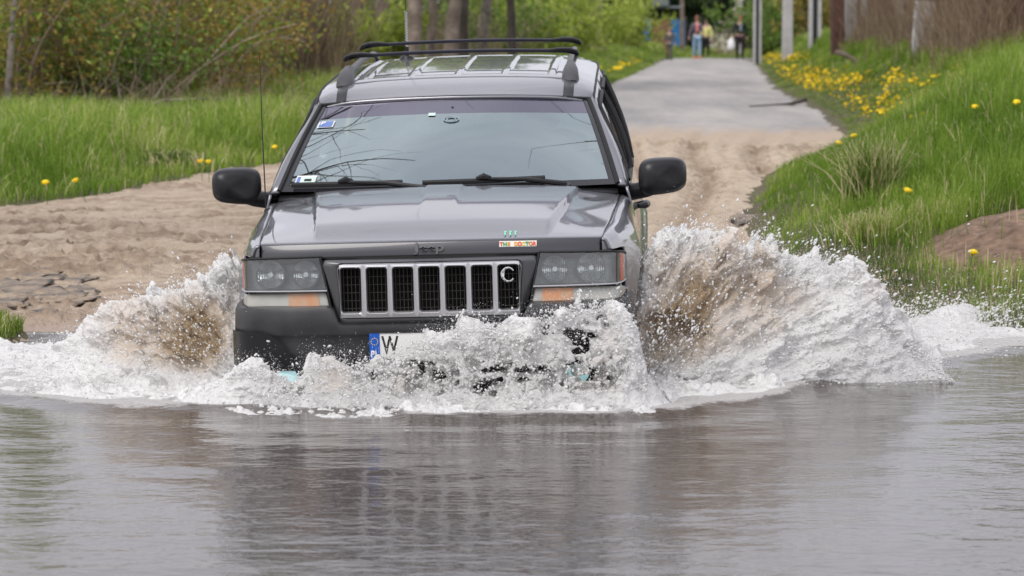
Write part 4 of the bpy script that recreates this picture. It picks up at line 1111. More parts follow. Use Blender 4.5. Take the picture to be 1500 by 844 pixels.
def bush(name, x, y, w_, h_, kind, label, seed, nleaf=5000, nst=26, lsz=.045, dens=1.0, dry=.0, group=None, trunk_mat=None, cat='bush', dep=None):
    rr = np.random.default_rng(seed); z0 = gz(x, y) - .05
    root = empty(name, (x, y, z0)); tag(root, label, cat, group)
    st = MB(); tips = []
    for k in range(nst):
        a = rr.uniform(0, 2 * pi); q = rr.uniform(0, 1) ** .5 * w_ * .28
        p0 = (q * cos(a), q * sin(a) * .7, 0); out = rr.uniform(.1, .75)
        pts, rs, d = limb(rr, p0, (cos(a) * out, sin(a) * out, 1), h_ * rr.uniform(.6, 1.05), rr.uniform(.010, .028), 7, .16)
        st.tube(pts, rs, n=5, cap=False); tips += [(p, .8) for p in pts[2:]]
        for j in range(4):
            i = rr.integers(1, 6); p2, r2, _ = limb(rr, pts[i], (rr.normal(), rr.normal(), rr.uniform(-.1, .9)), h_ * rr.uniform(.2, .45), rs[i] * .5, 4, .3)
            st.tube(p2, r2, n=4, cap=False); tips += [(p, .5) for p in p2[1:]]
    st.build('stems', trunk_mat or M_TWIG, root)
    if nleaf:
        T = np.array([tuple(t[0]) for t in tips]); idx = rr.integers(0, len(T), nleaf)
        cl_ = rr.random(len(T)) < .8 * dens; idx = idx[cl_[idx]]
        C = T[idx] + rr.normal(0, .10 * h_ * .5, (len(idx), 3)) * np.array([1, 1, .8]); C[:, 2] = np.abs(C[:, 2])
        V, F = leafcards(C, np.full(len(C), lsz), rr)
        cv = np.clip(.5 + .3 * fbm3(C[:, 0] * 1.6 + seed, C[:, 1] * 1.6, C[:, 2] * 1.6, 3) + rr.normal(0, .2, len(C)), 0, 1)
        npmesh('crown', V, F, ML[kind], root, smooth=False, attrs={'c': np.repeat(cv, 4)})
    return root
def tree(name, x, y, h_, r0, kind, label, seed, nleaf=7000, lsz=.06, bark=None, crown0=.4, spread=1.6, lean=(0, 0), group=None, nl=16, cat='tree', wob=.06, z=None, fork=0):
    rr = np.random.default_rng(seed); z0 = (gz(x, y) if z is None else z) - .1
    root = empty(name, (x, y, z0)); tag(root, label, cat, group)
    tr = MB(); tips = []
    pts = [Vector((0, 0, 0))]; d = Vector((lean[0], lean[1], 1)).normalized(); ns = 12
    for k in range(ns): d = (d + Vector((*rr.normal(0, wob, 2), 0.05))).normalized(); pts.append(pts[-1] + d * h_ / ns)
    rs = [r0 * (1.35 if k == 0 else 1) * (1 - .82 * k / ns) for k in range(ns + 1)]
    tr.tube(pts, rs, n=10); 
    for k in range(nl):
        f = crown0 + (1 - crown0) * (k + rr.random()) / nl; i = min(int(f * ns), ns - 1)
        a = rr.uniform(0, 2 * pi); ln = spread * (1.15 - .7 * f) * rr.uniform(.7, 1.2)
        p2, r2, dd = limb(rr, pts[i], (cos(a), sin(a), rr.uniform(.2, .9)), ln, max(rs[i] * .45, .008), 6, .2, .03)
        tr.tube(p2, r2, n=6, cap=False); tips += p2[2:]
        for j in range(4 if nleaf else 8):
            i2 = rr.integers(1, 6); p3, r3, _ = limb(rr, p2[i2], (rr.normal(), rr.normal(), rr.normal(.3, .5)), ln * .45, r2[i2] * .5, 4, .3)
            tr.tube(p3, r3, n=4, cap=False); tips += p3[1:]
    tr.build('trunk', bark or M_BARK, root)
    if nleaf:
        T = np.array([tuple(t) for t in tips]); idx = rr.integers(0, len(T), nleaf); keep = rr.random(len(T)) < .75; idx = idx[keep[idx]]
        C = T[idx] + rr.normal(0, .17 * spread * .6, (len(idx), 3))
        V, F = leafcards(C, np.full(len(C), lsz), rr)
        cv = np.clip(.5 + .3 * fbm3(C[:, 0] * 1.2 + seed, C[:, 1] * 1.2, C[:, 2] * 1.2, 3) + rr.normal(0, .18, len(C)), 0, 1)
        npmesh('crown', V, F, ML[kind], root, smooth=False, attrs={'c': np.repeat(cv, 4)})
    return root
def X(px, d): return (px - 750) * d / 4485
# thicket on the left
GB = 'bushes of the thicket behind the left meadow'
bl = [(20, 41, 2.0, 2.5, 'rusty', 'brownish twiggy bush at the left picture edge behind the pale thin trunk'),
      (75, 43, 2.4, 2.6, 'spring', 'yellow green leafed bush, second from the left in the thicket'),
      (140, 42, 2.2, 2.3, 'green', 'greener low bush in the thicket behind the bleached grass clump'),
      (190, 44, 2.4, 2.9, 'rusty', 'tall bush with orange tinted leaves in the middle of the left thicket'),
      (235, 43.5, 2.2, 2.6, 'rusty', 'dense orange leafed bush right of the tallest in the left thicket'),
      (285, 46, 2.3, 2.6, 'rusty', 'rust leafed bush with a fallen branch at its foot'),
      (298, 50, 1.6, 2.4, 'green', 'fresh green bush between the rusty thicket and the vine wrapped trunk'),
      (345, 54, 1.6, 2.4, 'green', 'green bush with bare stems just left of the vine wrapped trunk')]
for k, (px, d, w_, h_, kd, lb) in enumerate(bl):
    d = d * .84 if px < 290 else d * .92
    bush('bush', X(px, d), d, w_, h_, kd, lb, 100 + k, nleaf=9000, nst=30, lsz=.034, group=GB)
for k, (px, d) in enumerate(((50, 40), (110, 41), (165, 41.5), (215, 42), (265, 43), (310, 48))):
    bush('bush', X(px, d), d, 2.6, 3.4, 'green' if k % 2 else 'rusty', ['dim green bush deep in the thicket behind the rusty ones', 'dull rusty bush deep in the thicket behind the front row'][k % 2 == 0], 150 + k, nleaf=8000, nst=24, lsz=.045, group='shaded bushes in the second row of the thicket')
for px, d, lb, sd, h_, r_ in ((9, 33.5, 'thin pale birch trunk at the left edge of the picture', 201, 3.6, .05), (28, 35, 'slender grey sapling trunk beside the pale birch', 202, 3.2, .03), (352, 52, 'twin stemmed leaning grey tree right of the rusty bushes', 203, 5.2, .07), (370, 53, 'slim leaning tree stem next to the vine wrapped trunk', 204, 5.2, .05)):
    tree('young_tree', X(px, d), d, h_, r_, 'spring', lb, sd, nleaf=500 if sd < 203 else 2500, bark=M_BIRCH if sd in (201, 203) else M_BARK, crown0=.45, spread=1.2, lean=(.12 if sd > 202 else .02, 0))
GT = 'trunks of the wood left of the road'
tl = [(520, 62, 7.0, .15, 'spring', 'brownish trunk behind the left end of the roof bars', M_BARK, .04), (560, 72, 7.0, .17, 'spring', 'upright trunk among dry stems above the left half of the roof', M_BARK, -.03), (705, 66, 7.0, .13, 'green', 'slim pale trunk right of the close pair', M_BIRCH, .05), (800, 86, 7.0, .15, 'spring', 'thin trunk above the right end of the roof bars', M_BARK, 0), (441, 44.5, 7.0, .25, 'green', 'thick brown trunk wrapped in dry vines just left of the car roof', M_BARK, 0.0),
      (462, 66, 7.5, .26, 'spring', 'brown trunk close behind the vine wrapped one', M_BARK, .06),
      (598, 57, 7.0, .16, 'spring', 'leaning brown tree trunk above the middle of the car roof', M_BARK, .12),
      (625, 63, 7.5, .11, 'green', 'slim trunk with vines left of the paired trunks', M_BARK, 0),
      (657, 58, 7.5, .15, 'green', 'grey brown trunk, left one of the close pair above the roof', M_BARK, .05),
      (676, 59, 7.5, .15, 'green', 'darker straight trunk, right one of the close pair above the roof', M_BARKD, 0),
      (750, 62, 7.0, .10, 'green', 'dim trunk in the wood above the right half of the roof', M_BARKD, 0),
      (876, 98, 7.0, .22, 'spring', 'thick grey trunk where the wood ends near the road', M_BARK, 0)]
for k, (px, d, h_, r_, kd, lb, bk_, ln_) in enumerate(tl):
    tree('tree', X(px, d), d, h_, r_, kd, lb, 220 + k, nleaf=7000, lsz=.07, bark=bk_, crown0=.42, spread=2.0, lean=(ln_, 0), group=GT)
# dry vines hanging on the thick trunk and along its foot
def drybundle(name, x, y, w_, h_, n, label, seed, lean=0.0, dy=.3, cat='dry vines', z0=None, kind='dry', wd=.012, arch=.3):
    rr = np.random.default_rng(seed); P0 = np.stack([x + rr.normal(0, w_ * .45, n), y + rr.normal(0, dy, n)], -1); z = terrain(P0[:, 0], P0[:, 1]) if z0 is None else np.full(n, z0)
    P = np.stack([P0[:, 0], P0[:, 1], z], -1)
    hh = h_ * rr.uniform(.3, 1.1, n); a = rr.normal(lean, arch, n)
    ts = np.linspace(0, 1, 5); Vs = []
    wv = (wd * rr.uniform(.6, 1.5, n))[:, None]; dirx = np.stack([np.ones(n), rr.normal(0, .5, n), np.zeros(n)], -1)
    for t in ts:
        c_ = P + np.stack([a * hh * t ** 1.6 + .02 * rr.normal(0, 1, n), rr.normal(0, .03, n), hh * t * (1 - .25 * np.abs(a) * t)], -1); Vs += [c_ - dirx * wv * (1 - .7 * t) / 2, c_ + dirx * wv * (1 - .7 * t) / 2]
    V = np.stack(Vs, 1).reshape(-1, 3); k = np.arange(n)[:, None] * 10
    F = np.concatenate([k + np.array([[2 * q, 2 * q + 1, 2 * q + 3, 2 * q + 2]]) for q in range(4)], 0)
    o = npmesh(name, V, F, ML[kind], smooth=False, attrs={'c': np.repeat(np.clip(rr.normal(.5, .25, n), 0, 1), 10)}); tag(o, label, cat); return o
drybundle('dry_vines', X(441, 43.9), 43.9, .75, 2.6, 700, 'dry brown vines climbing round the thick trunk left of the roof', 301, .05)
drybundle('dry_undergrowth', X(560, 70), 68, 3.2, 1.6, 900, 'dead brown stems standing between the trunks above the car roof', 302, 0, 2.5, cat='undergrowth')
drybundle('dry_undergrowth', X(250, 34), 33.6, 2.6, .8, 500, 'tangled dead stems at the foot of the rusty bushes', 303, .1, .6, cat='undergrowth', arch=.9)
drybundle('dry_undergrowth', X(375, 50), 50, 1.2, 1.4, 300, 'pale dry stems beside the twin stemmed leaning tree', 304, .2, .6, cat='undergrowth', arch=.5)
# greens above the roof and along the road
rb_ = [(512, 60, 1.2, 1.3, 'spring', 'yellow green shrub right beside the vine wrapped trunk'), (545, 64, 1.6, 1.7, 'spring', 'light green shrub behind the left end of the roof bars'),
       (580, 78, 2.2, 2.6, 'green', 'mid green shrub behind the leaning trunk'), (715, 76, 2.6, 2.6, 'green', 'green shrub right of the paired trunks'), (770, 82, 2.6, 2.6, 'spring', 'yellowish shrub above the right end of the roof bars'),
       (815, 88, 2.8, 2.8, 'spring', 'bright spring green shrub behind the right corner of the car roof'), (850, 94, 2.6, 2.8, 'spring', 'light green shrub near the road end of the wood'), (905, 118, 3.4, 3.0, 'spring', 'pale green tree crown hanging beside the dark conifers'), (640, 86, 3.0, 3.0, 'green', 'dim shrub far behind the paired trunks')]
for k, (px, d, w_, h_, kd, lb) in enumerate(rb_):
    bush('shrub', X(px, d), d, w_, h_, kd, lb, 320 + k, nleaf=4600 if kd == 'spring' else 2000, nst=18, lsz=.075 if kd == 'spring' else .06, cat='shrub')
# right side greens behind the poles
for k, (px, d, kd, lb) in enumerate(((1125, 112, 'green', 'green bush behind the light and dark pole'), (1165, 108, 'green', 'mid green bush between the two widest poles'), (1205, 98, 'rusty', 'dull bush behind the rightmost pole'))):
    bush('shrub', X(px, d), d, 3.0, 2.8, kd, lb, 350 + k, nleaf=6000, nst=18, lsz=.07, cat='shrub')
# conifers behind the people
for k, (px, d, lb) in enumerate(((925, 145, 'dark conifer left of the blue gate'), (960, 150, 'dark conifer behind the blue gate'), (1000, 148, 'dark conifer behind the woman in jeans'), (1040, 152, 'dark conifer behind the person in yellow'), (1080, 150, 'dark conifer behind the man in black'))):
    rr = np.random.default_rng(400 + k); root = empty('conifer', (X(px, d), d, gz(X(px, d), d))); tag(root, lb, 'conifer', 'dark conifers at the end of the road')
    t = MB(); t.tube([(0, 0, 0), (0, 0, 9)], [.2, .03], n=8); t.build('trunk', M_BARKD, root)
    n_ = 9000; z = rr.random(n_) ** 1.2 * 8.6 + .15; R_ = (9.2 - z) / 9 * 2.1 * (.75 + .25 * np.sin(z * 6)); a = rr.uniform(0, 2 * pi, n_); q = rr.random(n_) ** .5 * R_
    C = np.stack([q * np.cos(a), q * np.sin(a), z - .15 * q], -1); V, F = leafcards(C, np.full(n_, .13), rr)
    npmesh('crown', V, F, ML['dark'], root, smooth=False, attrs={'c': np.repeat(np.clip(.45 + .3 * fbm3(C[:, 0], C[:, 1], C[:, 2] + k, 3) + rr.normal(0, .2, n_), 0, 1), 4)})
# far wood closing the view
rr = np.random.default_rng(77); n_ = 90000
xx = rr.uniform(-60, 75, n_); yy = pl(xx, [-60, -25, -8, 0, 3, 6, 20, 75], [52, 60, 84, 112, 142, 162, 165, 110]) + rr.uniform(0, 14, n_)
hh = rr.random(n_) ** .8 * (4.0 + 1.2 * fbm2(xx * .3, yy * .3, 3, 4.)); C = np.stack([xx, yy, terrain(xx, yy, False) + hh], -1)
V, F = leafcards(C, np.full(n_, .20), rr)
o = npmesh('far_wood', V, F, ML['green'], smooth=False, attrs={'c': np.repeat(np.clip(.30 + .35 * fbm3(C[:, 0] * .5, C[:, 1] * .3, C[:, 2] * .6, 3) + rr.normal(0, .18, n_), 0, 1), 4)})
tag(o, 'dim green wood closing the view behind the thicket and the road end', None, None, 'stuff')
# bare alders over the ford, seen only as reflections in the windscreen and water
for x, y, sd, lb in ((-4.3, 18.2, 501, 'bare branched alder left of the ford, reflected in the windscreen'), (4.5, 18.6, 502, 'bare branched alder right of the ford, reflected in the windscreen')):
    tree('bare_tree', x, y, 8.5, .16, 'spring', lb, sd, nleaf=0, bark=M_BARKD, crown0=.35, spread=4.4, nl=44, lean=(-.0, 0))

# ------------------------------------------------------------------ fence, poles, gate
M_RUST = mat('rust_brown_fence', (.075, .035, .028), rough=.8, noise=(3, (.13, .065, .05), .4), bump=(30, .4, .01))
M_CONC = mat('concrete', (.36, .35, .35), rough=.85, noise=(5, (.50, .49, .48), .3), bump=(40, .4, .01))
M_CONCD = mat('dark_pole_face', (.02, .025, .028), rough=.7)
def fence_pt(y): return pl(y, RE_Y, RE_X) + 2.35
prev_ = None
ys_ = [36, 39.5, 43, 46.5, 50, 54, 58, 62, 66.5, 71, 76, 81]
FNC = empty('board_fence', (float(fence_pt(36)), 36, gz(float(fence_pt(36)), 36))); tag(FNC, 'rust brown board fence half hidden by dry reeds along the top of the right bank', 'fence')
inv = Matrix.Translation(-FNC.location)
for k in range(len(ys_) - 1):
    ya, yb = ys_[k], ys_[k + 1]; A = Vector((float(fence_pt(ya)), ya, 0)); B_ = Vector((float(fence_pt(yb)), yb, 0))
    pn = MB(); nb = 20
    for q in range(nb):
        p = A.lerp(B_, (q + .5) / nb); z = gz(p.x, p.y); d_ = (B_ - A).normalized(); an_ = math.atan2(d_.y, d_.x)
        off = .015 * (q % 2)
        pn.box((p.x - FNC.location.x + off, p.y - FNC.location.y, z + .9 - FNC.location.z + .02 * random.random()), ((B_ - A).length / nb * .93, .022, 1.9), rot=(0, 0, an_))
    pn.build('fence_panel', M_RUST, FNC, smooth=False)
    z = gz(A.x, A.y); ps = MB(); ps.box((A.x - FNC.location.x - .10, A.y - FNC.location.y, z + 1.0 - FNC.location.z), (.14, .14, 2.3)); ps.build('fence_post', M_RUST if k % 3 else M_CONC, FNC, smooth=False, bevel=.01)
for k, (px, d, lb) in enumerate(((1310, 53, 'dry reeds hanging over the middle of the rusty fence'), (1375, 47.5, 'dense pale dry reeds right of the leaning concrete slab'), (1445, 43, 'dry reeds over the near part of the fence'), (1255, 62, 'dry reeds at the far part of the fence'), (1490, 40, 'dry reeds at the right picture edge'))):
    x = float(fence_pt(d)) - .28; o = drybundle('dry_reeds', x, d, .5, 1.4, 520, lb, 600 + k, 0, 1.6, cat='dry reeds', arch=.35, wd=.010)
def slab(name, px, d, w_, h_, t_, m_, label, cat='concrete slab', lean=0.0, zz=None):
    x = X(px, d); z = gz(x, d) if zz is None else zz; b_ = MB(); b_.box((0, 0, h_ / 2 - .15), (w_, t_, h_)); o = b_.build(name, m_, None, smooth=False, bevel=.012); o.location = (x, d, z); o.rotation_euler = (0, lean, .2); tag(o, label, cat); return o
slab('concrete_slab', 1347, 48, .32, 1.0, .08, M_CONC, 'pale grey concrete slab leaning in the reeds by the fence', lean=.08)
slab('wooden_post', 1441, 40.5, .14, 1.9, .12, M_RUST, 'brown wooden post standing in front of the fence near the right edge', 'post', .04)
slab('wooden_post', 1226, 66, .28, 2.4, .2, M_RUST, 'wide reddish brown post right of the poles', 'post', -.02)
slab('concrete_post', 1243, 67, .26, 2.4, .2, M_CONC, 'pale concrete post beside the reddish brown one', 'post')
def pole(px, d, w_, label, two=False, cat='utility pole', h_=7.5, m_=None, zt=0.0):
    x = X(px, d); z = gz(x, d); root = empty('utility_pole', (x, d, z)); tag(root, label, cat)
    p = MB()
    if two:
        p.box((-w_ * .33, 0, h_ / 2 - .2), (w_ * .30, w_ * .5, h_), taper=.7); p.box((w_ * .34, 0, h_ / 2 - .2), (w_ * .27, w_ * .5, h_), taper=.7); p.build('shaft', M_CONC, root, smooth=False)
        q = MB(); q.box((0, .03, h_ / 2 - .2), (w_ * .40, w_ * .3, h_ * .98), taper=.7); q.build('web', M_CONCD, root, smooth=False)
    else:
        p.box((0, 0, h_ / 2 - .2), (w_, w_ * .7, h_), taper=.7); p.build('shaft', m_ or M_CONC, root, smooth=False, bevel=.015)
    c = MB(); c.box((0, 0, h_ - .5), (1.5, .08, .09)); c.build('crossarm', M_CONC, root, smooth=False)
    for s in (-.65, 0, .65): i_ = MB(); i_.tube([(s, 0, h_ - .46), (s, 0, h_ - .32)], [.045, .03], n=8); i_.build('insulator', M_WHITE, root)
    return root
pole(1192, 84, .36, 'wide twin concrete pole with a dark web, rightmost in the row', True)
pole(1152, 86, .30, 'single broad pale concrete pole in the middle of the row')
pole(1108, 96, .27, 'narrow twin concrete pole with dark web, leftmost tall one', True)
pole(1083, 128, .22, 'far thin grey pole above the man in black', m_=M_CONC)
pole(998, 135, .20, 'wooden pole between the conifers behind the woman', m_=M_BARK)
bxm = MB(); bxm.box((0, 0, 0), (.75, .35, .42)); bxm.box((0, 0, -.26), (1.9, .12, .10)); o = bxm.build('transformer_box', mat('pale_steel', (.16, .19, .20), rough=.5), None, smooth=False, bevel=.03); o.location = (X(966, 134), 134, CAMH + .92); tag(o, 'grey metal box on a dark arm hanging above the blue gate', 'metal box')
M_BLUEG = mat('blue_gate_paint', (.012, .13, .36), rough=.5, noise=(2, (.02, .18, .45), .3)); M_REDG = mat('faded_red_boards', (.16, .055, .05), rough=.8, noise=(3, (.24, .10, .09), .3))
gate = empty('blue_gate', (X(967, 138), 138, gz(X(967, 138), 138))); tag(gate, 'bright blue metal gate with a faded red board section behind the boy', 'gate')
for x0, w_, m_, nm in ((-.60, .32, M_BLUEG, 'blue_panel'), (.02, .90, M_REDG, 'red_panel'), (.78, .62, M_BLUEG, 'blue_panel')):
    p = MB()
    for q in range(6): p.box((x0 + w_ * ((q + .5) / 6 - .5), .01 * (q % 2), .62), (w_ / 6 * .96, .03, 1.15))
    p.build(nm, m_, gate, smooth=False)
for x0 in (-.78, .45, 1.12): p = MB(); p.box((x0, 0, .66), (.06, .07, 1.35)); p.build('gate_post', M_BARKD, gate, smooth=False)
pk = empty('picket_fence', (X(1060, 130), 130, gz(X(1060, 130), 130))); tag(pk, 'low weathered picket fence between the yellow clad person and the man in black', 'fence')
for q in range(9): p = MB(); p.box((-.52 + .13 * q, 0, .50), (.055, .02, 1.15)); p.build('picket', mat('weathered_wood', (.22, .20, .15), rough=.9) if q == 0 else bpy.data.materials['weathered_wood'], pk, smooth=False)
p = MB(); p.box((0, .03, .75), (1.15, .03, .06)); p.box((0, .03, .3), (1.15, .03, .06)); p.build('rail', bpy.data.materials['weathered_wood'], pk, smooth=False)
tree('blossom_tree', X(1071, 118), 118, 3.8, .04, 'white', 'slender young tree with cream white blossom left of the man in black', 701, nleaf=420, lsz=.075, crown0=.3, spread=.55, nl=12, bark=M_TWIG)
bush('blossom_shrub', X(1056, 124), 124, .9, 1.5, 'white', 'small cream blossoming shrub above the pickets', 702, nleaf=260, nst=8, lsz=.07, cat='shrub')
bush('forsythia', X(1044, 126), 126, .5, .55, 'spring', 'low yellow flowering shrub behind the person in yellow', 703, nleaf=500, nst=10, lsz=.06, cat='shrub')
# branches and stones
br = MB(); xa, ya = at_px(1097, 157); xb, yb = at_px(1178, 152)
rr = np.random.default_rng(5); pts = []
for k in range(13): f = k / 12; px_ = xa + (xb - xa) * f; py_ = ya + (yb - ya) * f + .15 * math.sin(f * 5); pts.append((px_, py_, gz(px_, py_) + .02 + .05 * f ** 3))
br.tube(pts, [.010 + .030 * (k / 12) ** 3 for k in range(13)], n=7); o = br.build('fallen_branch', M_BARKD, None); tag(o, 'thin brown branch lying across the right side of the gravel road', 'branch')
xa, ya = at_px(1240, 88, .2); z = gz(xa, ya)
br = MB(); br.tube([(xa - .22, ya, z + .34), (xa - .05, ya, z + .29), (xa + .12, ya, z + .20), (xa + .2, ya, z + .05)], [.05, .045, .035, .02], n=7); o = br.build('broken_stick', M_BARK, None); tag(o, 'broken brown stick poking out of the grass right of the poles', 'stick')
for k, (px, py, w_, lb) in enumerate(((250, 118, 1.6, 'long bare branch lying at the foot of the rusty bushes'), (145, 126, 1.3, 'grey bare branch arching low at the left of the thicket'))):
    d = 33.2 if k == 0 else 32.6; x = X(px, d); z = gz(x, d); rr = np.random.default_rng(50 + k); b_ = MB()
    pts, rs, _ = limb(rr, (x - w_ / 2, d, z + .10), (1, 0, .28), w_, .035, 8, .12); b_.tube(pts, rs, n=6)
    for j in range(6): i = rr.integers(1, 7); p2, r2, _ = limb(rr, pts[i], (rr.normal(.4, .6), rr.normal(0, .4), rr.normal(.3, .5)), .6, .014, 5, .25); b_.tube(p2, r2, n=5)
    o = b_.build('fallen_branch', M_BIRCH, None); tag(o, lb, 'branch')
M_ASPH = mat('wet_dark_crust', (.06, .055, .052), rough=.65, noise=(7, (.38, .29, .21), .35), bump=(25, .9, .02))
def stone(px, py, w_, dp, th, label, seed, m_=None, name='broken_crust'):
    x, y = at_px(px, py); rr = np.random.default_rng(seed); bm = bmesh.new(); bmesh.ops.create_icosphere(bm, subdivisions=4, radius=1)
    V = np.array([tuple(v.co) for v in bm.verts]); V = np.sign(V) * np.abs(V) ** .7
    n_ = fbm3(V[:, 0] * 1.6 + seed, V[:, 1] * 1.6, V[:, 2] * 1.6, 5); V = V * (1 + .75 * n_)[:, None]; V[:, 2] *= .6; V[:, :2] *= (1 + .5 * fbm3(V[:, 0] * 3 + seed, V[:, 1] * 3, V[:, 2] * 0, 4))[:, None]
    for v, c_ in zip(bm.verts, V): v.co = (c_[0] * w_ / 2, c_[1] * dp / 2, c_[2] * th / 2)
    me = bpy.data.meshes.new(name); bm.to_mesh(me); bm.free(); me.polygons.foreach_set('use_smooth', [True] * len(me.polygons)); me.materials.append(m_ or M_ASPH)
    o = bpy.data.objects.new(name, me); COL.objects.link(o); o.location = (x, y, gz(x, y) - th * .12); o.rotation_euler = (.08, 0, rr.uniform(-.3, .3)); tag(o, label, 'stone'); return o
for k, (px, py, w_, dp, th, lb) in enumerate(((95, 412, .26, .5, .055, 'dark flat crust piece furthest right of the broken patch on the sand'), (40, 408, .36, .6, .05, 'dark crust piece nearest the wheel tracks at the left'), (70, 438, .42, .55, .07, 'largest dark broken crust slab in the middle of the patch'), (20, 425, .30, .6, .06, 'dark crust slab at the left picture edge'), (10, 452, .22, .3, .08, 'smooth grey stone above the grassy point'), (62, 464, .18, .25, .10, 'brownish clod beside the grassy point at the water edge'), (120, 428, .16, .4, .04, 'small thin dark flake right of the largest slab'), (300, 374, .20, .5, .03, 'dark flake on the sand left of the headlight'), (335, 378, .07, .12, .035, 'small dark stone on the sand close to the car fender'), (1098, 322, .22, .5, .07, 'dark crumbling clod at the foot of the right bank'), (1160, 155, .10, .5, .05, 'low grey lump at the edge of the gravel road'))):
    stone(px, py, w_, dp, th, lb, 60 + k, name='stone' if 'stone' in lb or 'clod' in lb else 'broken_crust')
# ------------------------------------------------------------------ splash
import openvdb as vdb
def splash_mat(name):
    m = bpy.data.materials.new(name); m.use_nodes = True
    n = m.node_tree.nodes; l = m.node_tree.links; b = n['Principled BSDF']
    a = n.new('ShaderNodeAttribute'); a.attribute_name = 'tan'
    r_ = n.new('ShaderNodeValToRGB'); e = r_.color_ramp.elements
    e[0].position = .25; e[0].color = (.95, .945, .94, 1); e[1].position = 1; e[1].color = (.40, .29, .17, 1); k = e.new(.62); k.color = (.78, .68, .58, 1)
    g = n.new('ShaderNodeNewGeometry'); t = n.new('ShaderNodeTexNoise'); t.inputs['Scale'].default_value = 95; t.inputs['Detail'].default_value = 5
    u = n.new('ShaderNodeBump'); u.inputs['Strength'].default_value = .9; u.inputs['Distance'].default_value = .012
    l.new(g.outputs['Position'], t.inputs['Vector']); l.new(t.outputs['Fac'], u.inputs['Height']); l.new(u.outputs[0], b.inputs['Normal'])
    l.new(a.outputs['Fac'], r_.inputs[0]); l.new(r_.outputs[0], b.inputs['Base Color'])
    b.inputs['Roughness'].default_value = .08; b.inputs['Specular IOR Level'].default_value = .7; b.inputs['IOR'].default_value = 1.34
    tr = n.new('ShaderNodeBsdfTranslucent'); l.new(r_.outputs[0], tr.inputs['Color'])
    x = n.new('ShaderNodeMixShader'); x.inputs[0].default_value = .34
    l.new(b.outputs[0], x.inputs[1]); l.new(tr.outputs[0], x.inputs[2])
    # aerated white patches and clear glassy patches
    tp = n.new('ShaderNodeBsdfTransparent'); tp.inputs['Color'].default_value = (.90, .89, .87, 1)
    gl = n.new('ShaderNodeBsdfGlossy'); gl.inputs['Roughness'].default_value = .05; l.new(u.outputs[0], gl.inputs['Normal'])
    fr = n.new('ShaderNodeFresnel'); fr.inputs['IOR'].default_value = 1.6; l.new(u.outputs[0], fr.inputs['Normal'])
    cl = n.new('ShaderNodeMixShader'); l.new(fr.outputs[0], cl.inputs[0]); l.new(tp.outputs[0], cl.inputs[1]); l.new(gl.outputs[0], cl.inputs[2])
    t2 = n.new('ShaderNodeTexNoise'); t2.inputs['Scale'].default_value = 16; t2.inputs['Detail'].default_value = 7; t2.inputs['Roughness'].default_value = .72; t2.inputs['Distortion'].default_value = .9
    l.new(g.outputs['Position'], t2.inputs['Vector'])
    a2 = n.new('ShaderNodeAttribute'); a2.attribute_name = 'clear'
    ad = n.new('ShaderNodeMath'); ad.operation = 'ADD'; l.new(t2.outputs['Fac'], ad.inputs[0]); l.new(a2.outputs['Fac'], ad.inputs[1])
    mr = n.new('ShaderNodeMapRange'); mr.inputs[1].default_value = .53; mr.inputs[2].default_value = .64; mr.inputs[3].default_value = .0; mr.inputs[4].default_value = .80
    l.new(ad.outputs[0], mr.inputs[0])
    x2 = n.new('ShaderNodeMixShader'); l.new(mr.outputs[0], x2.inputs[0])
    l.new(x.outputs[0], x2.inputs[1]); l.new(cl.outputs[0], x2.inputs[2]); l.new(x2.outputs[0], n['Material Output'].inputs[0])
    return m
M_SPL = splash_mat('thrown_water')
def vox(bb, h):
    (x0, x1), (y0, y1), (z0, z1) = bb
    xs = np.arange(x0, x1, h, dtype=np.float32); ys = np.arange(y0, y1, h, dtype=np.float32); zs = np.arange(z0, z1, h, dtype=np.float32)
    return np.meshgrid(xs, ys, zs, indexing='ij')
def narrow(F, lim, fn, X_, Y_, Z_):
    """evaluate the costly detail only near the surface"""
    k = np.abs(F) < lim
    F[k] = fn(F[k], X_[k], Y_[k], Z_[k]); return F
def ridged(x, y, z, o=4):
    s = 0; a = 1; t = 0
    for k in range(o):
        s = s + a * (1 - 2 * np.abs(vnoise3(x + 13.1 * k, y + 7.7 * k, z + 3.3 * k))); t += a; a *= .52; x = x * 2.1; y = y * 2.1; z = z * 2.1
    return s / t
def poly(F, bb, h):
    g = vdb.FloatGrid(1.0); g.copyFromArray(np.clip(F, -.3, .3).astype(np.float32))
    p, q = g.convertToQuads(0.0)
    return p * h + np.array([bb[0][0], bb[1][0], bb[2][0]]), q
ICO = None
def ico(level):
    bm = bmesh.new(); bmesh.ops.create_icosphere(bm, subdivisions=level, radius=1)
    V = np.array([tuple(v.co) for v in bm.verts]); bm.verts.index_update(); F = np.array([[v.index for v in f.verts] for f in bm.faces]); bm.free(); return V, F
def drops(C, R, rr, stretch=1.5, D=None):
    V0, F0 = ico(1); N = len(C)
    d = rr.normal(0, 1, (N, 3)) if D is None else D + rr.normal(0, .5, (N, 3)); d /= np.linalg.norm(d, axis=1)[:, None]
    st = rr.uniform(1, stretch * 1.6, N)
    dots = np.einsum('vk,nk->nv', V0, d)
    V = V0[None] + (dots * (st - 1)[:, None])[:, :, None] * d[:, None, :]
    V = V * R[:, None, None] + C[:, None, :]
    return V.reshape(-1, 3), (F0[None] + (np.arange(N) * len(V0))[:, None, None]).reshape(-1, 3)
def tri2(V, F): return V, np.concatenate([F, F[:, 2:3]], 1) if F.shape[1] == 3 else F
def clearfn(x, y, z): return .03 * sstep(.3, .6, z) - .16 * sstep(.09, .02, z) - .02 + .13 * np.exp(-((z - .15) / .09) ** 2) * (y < 13.0) * sstep(-.8, -.5, x) * sstep(.6, .4, x)
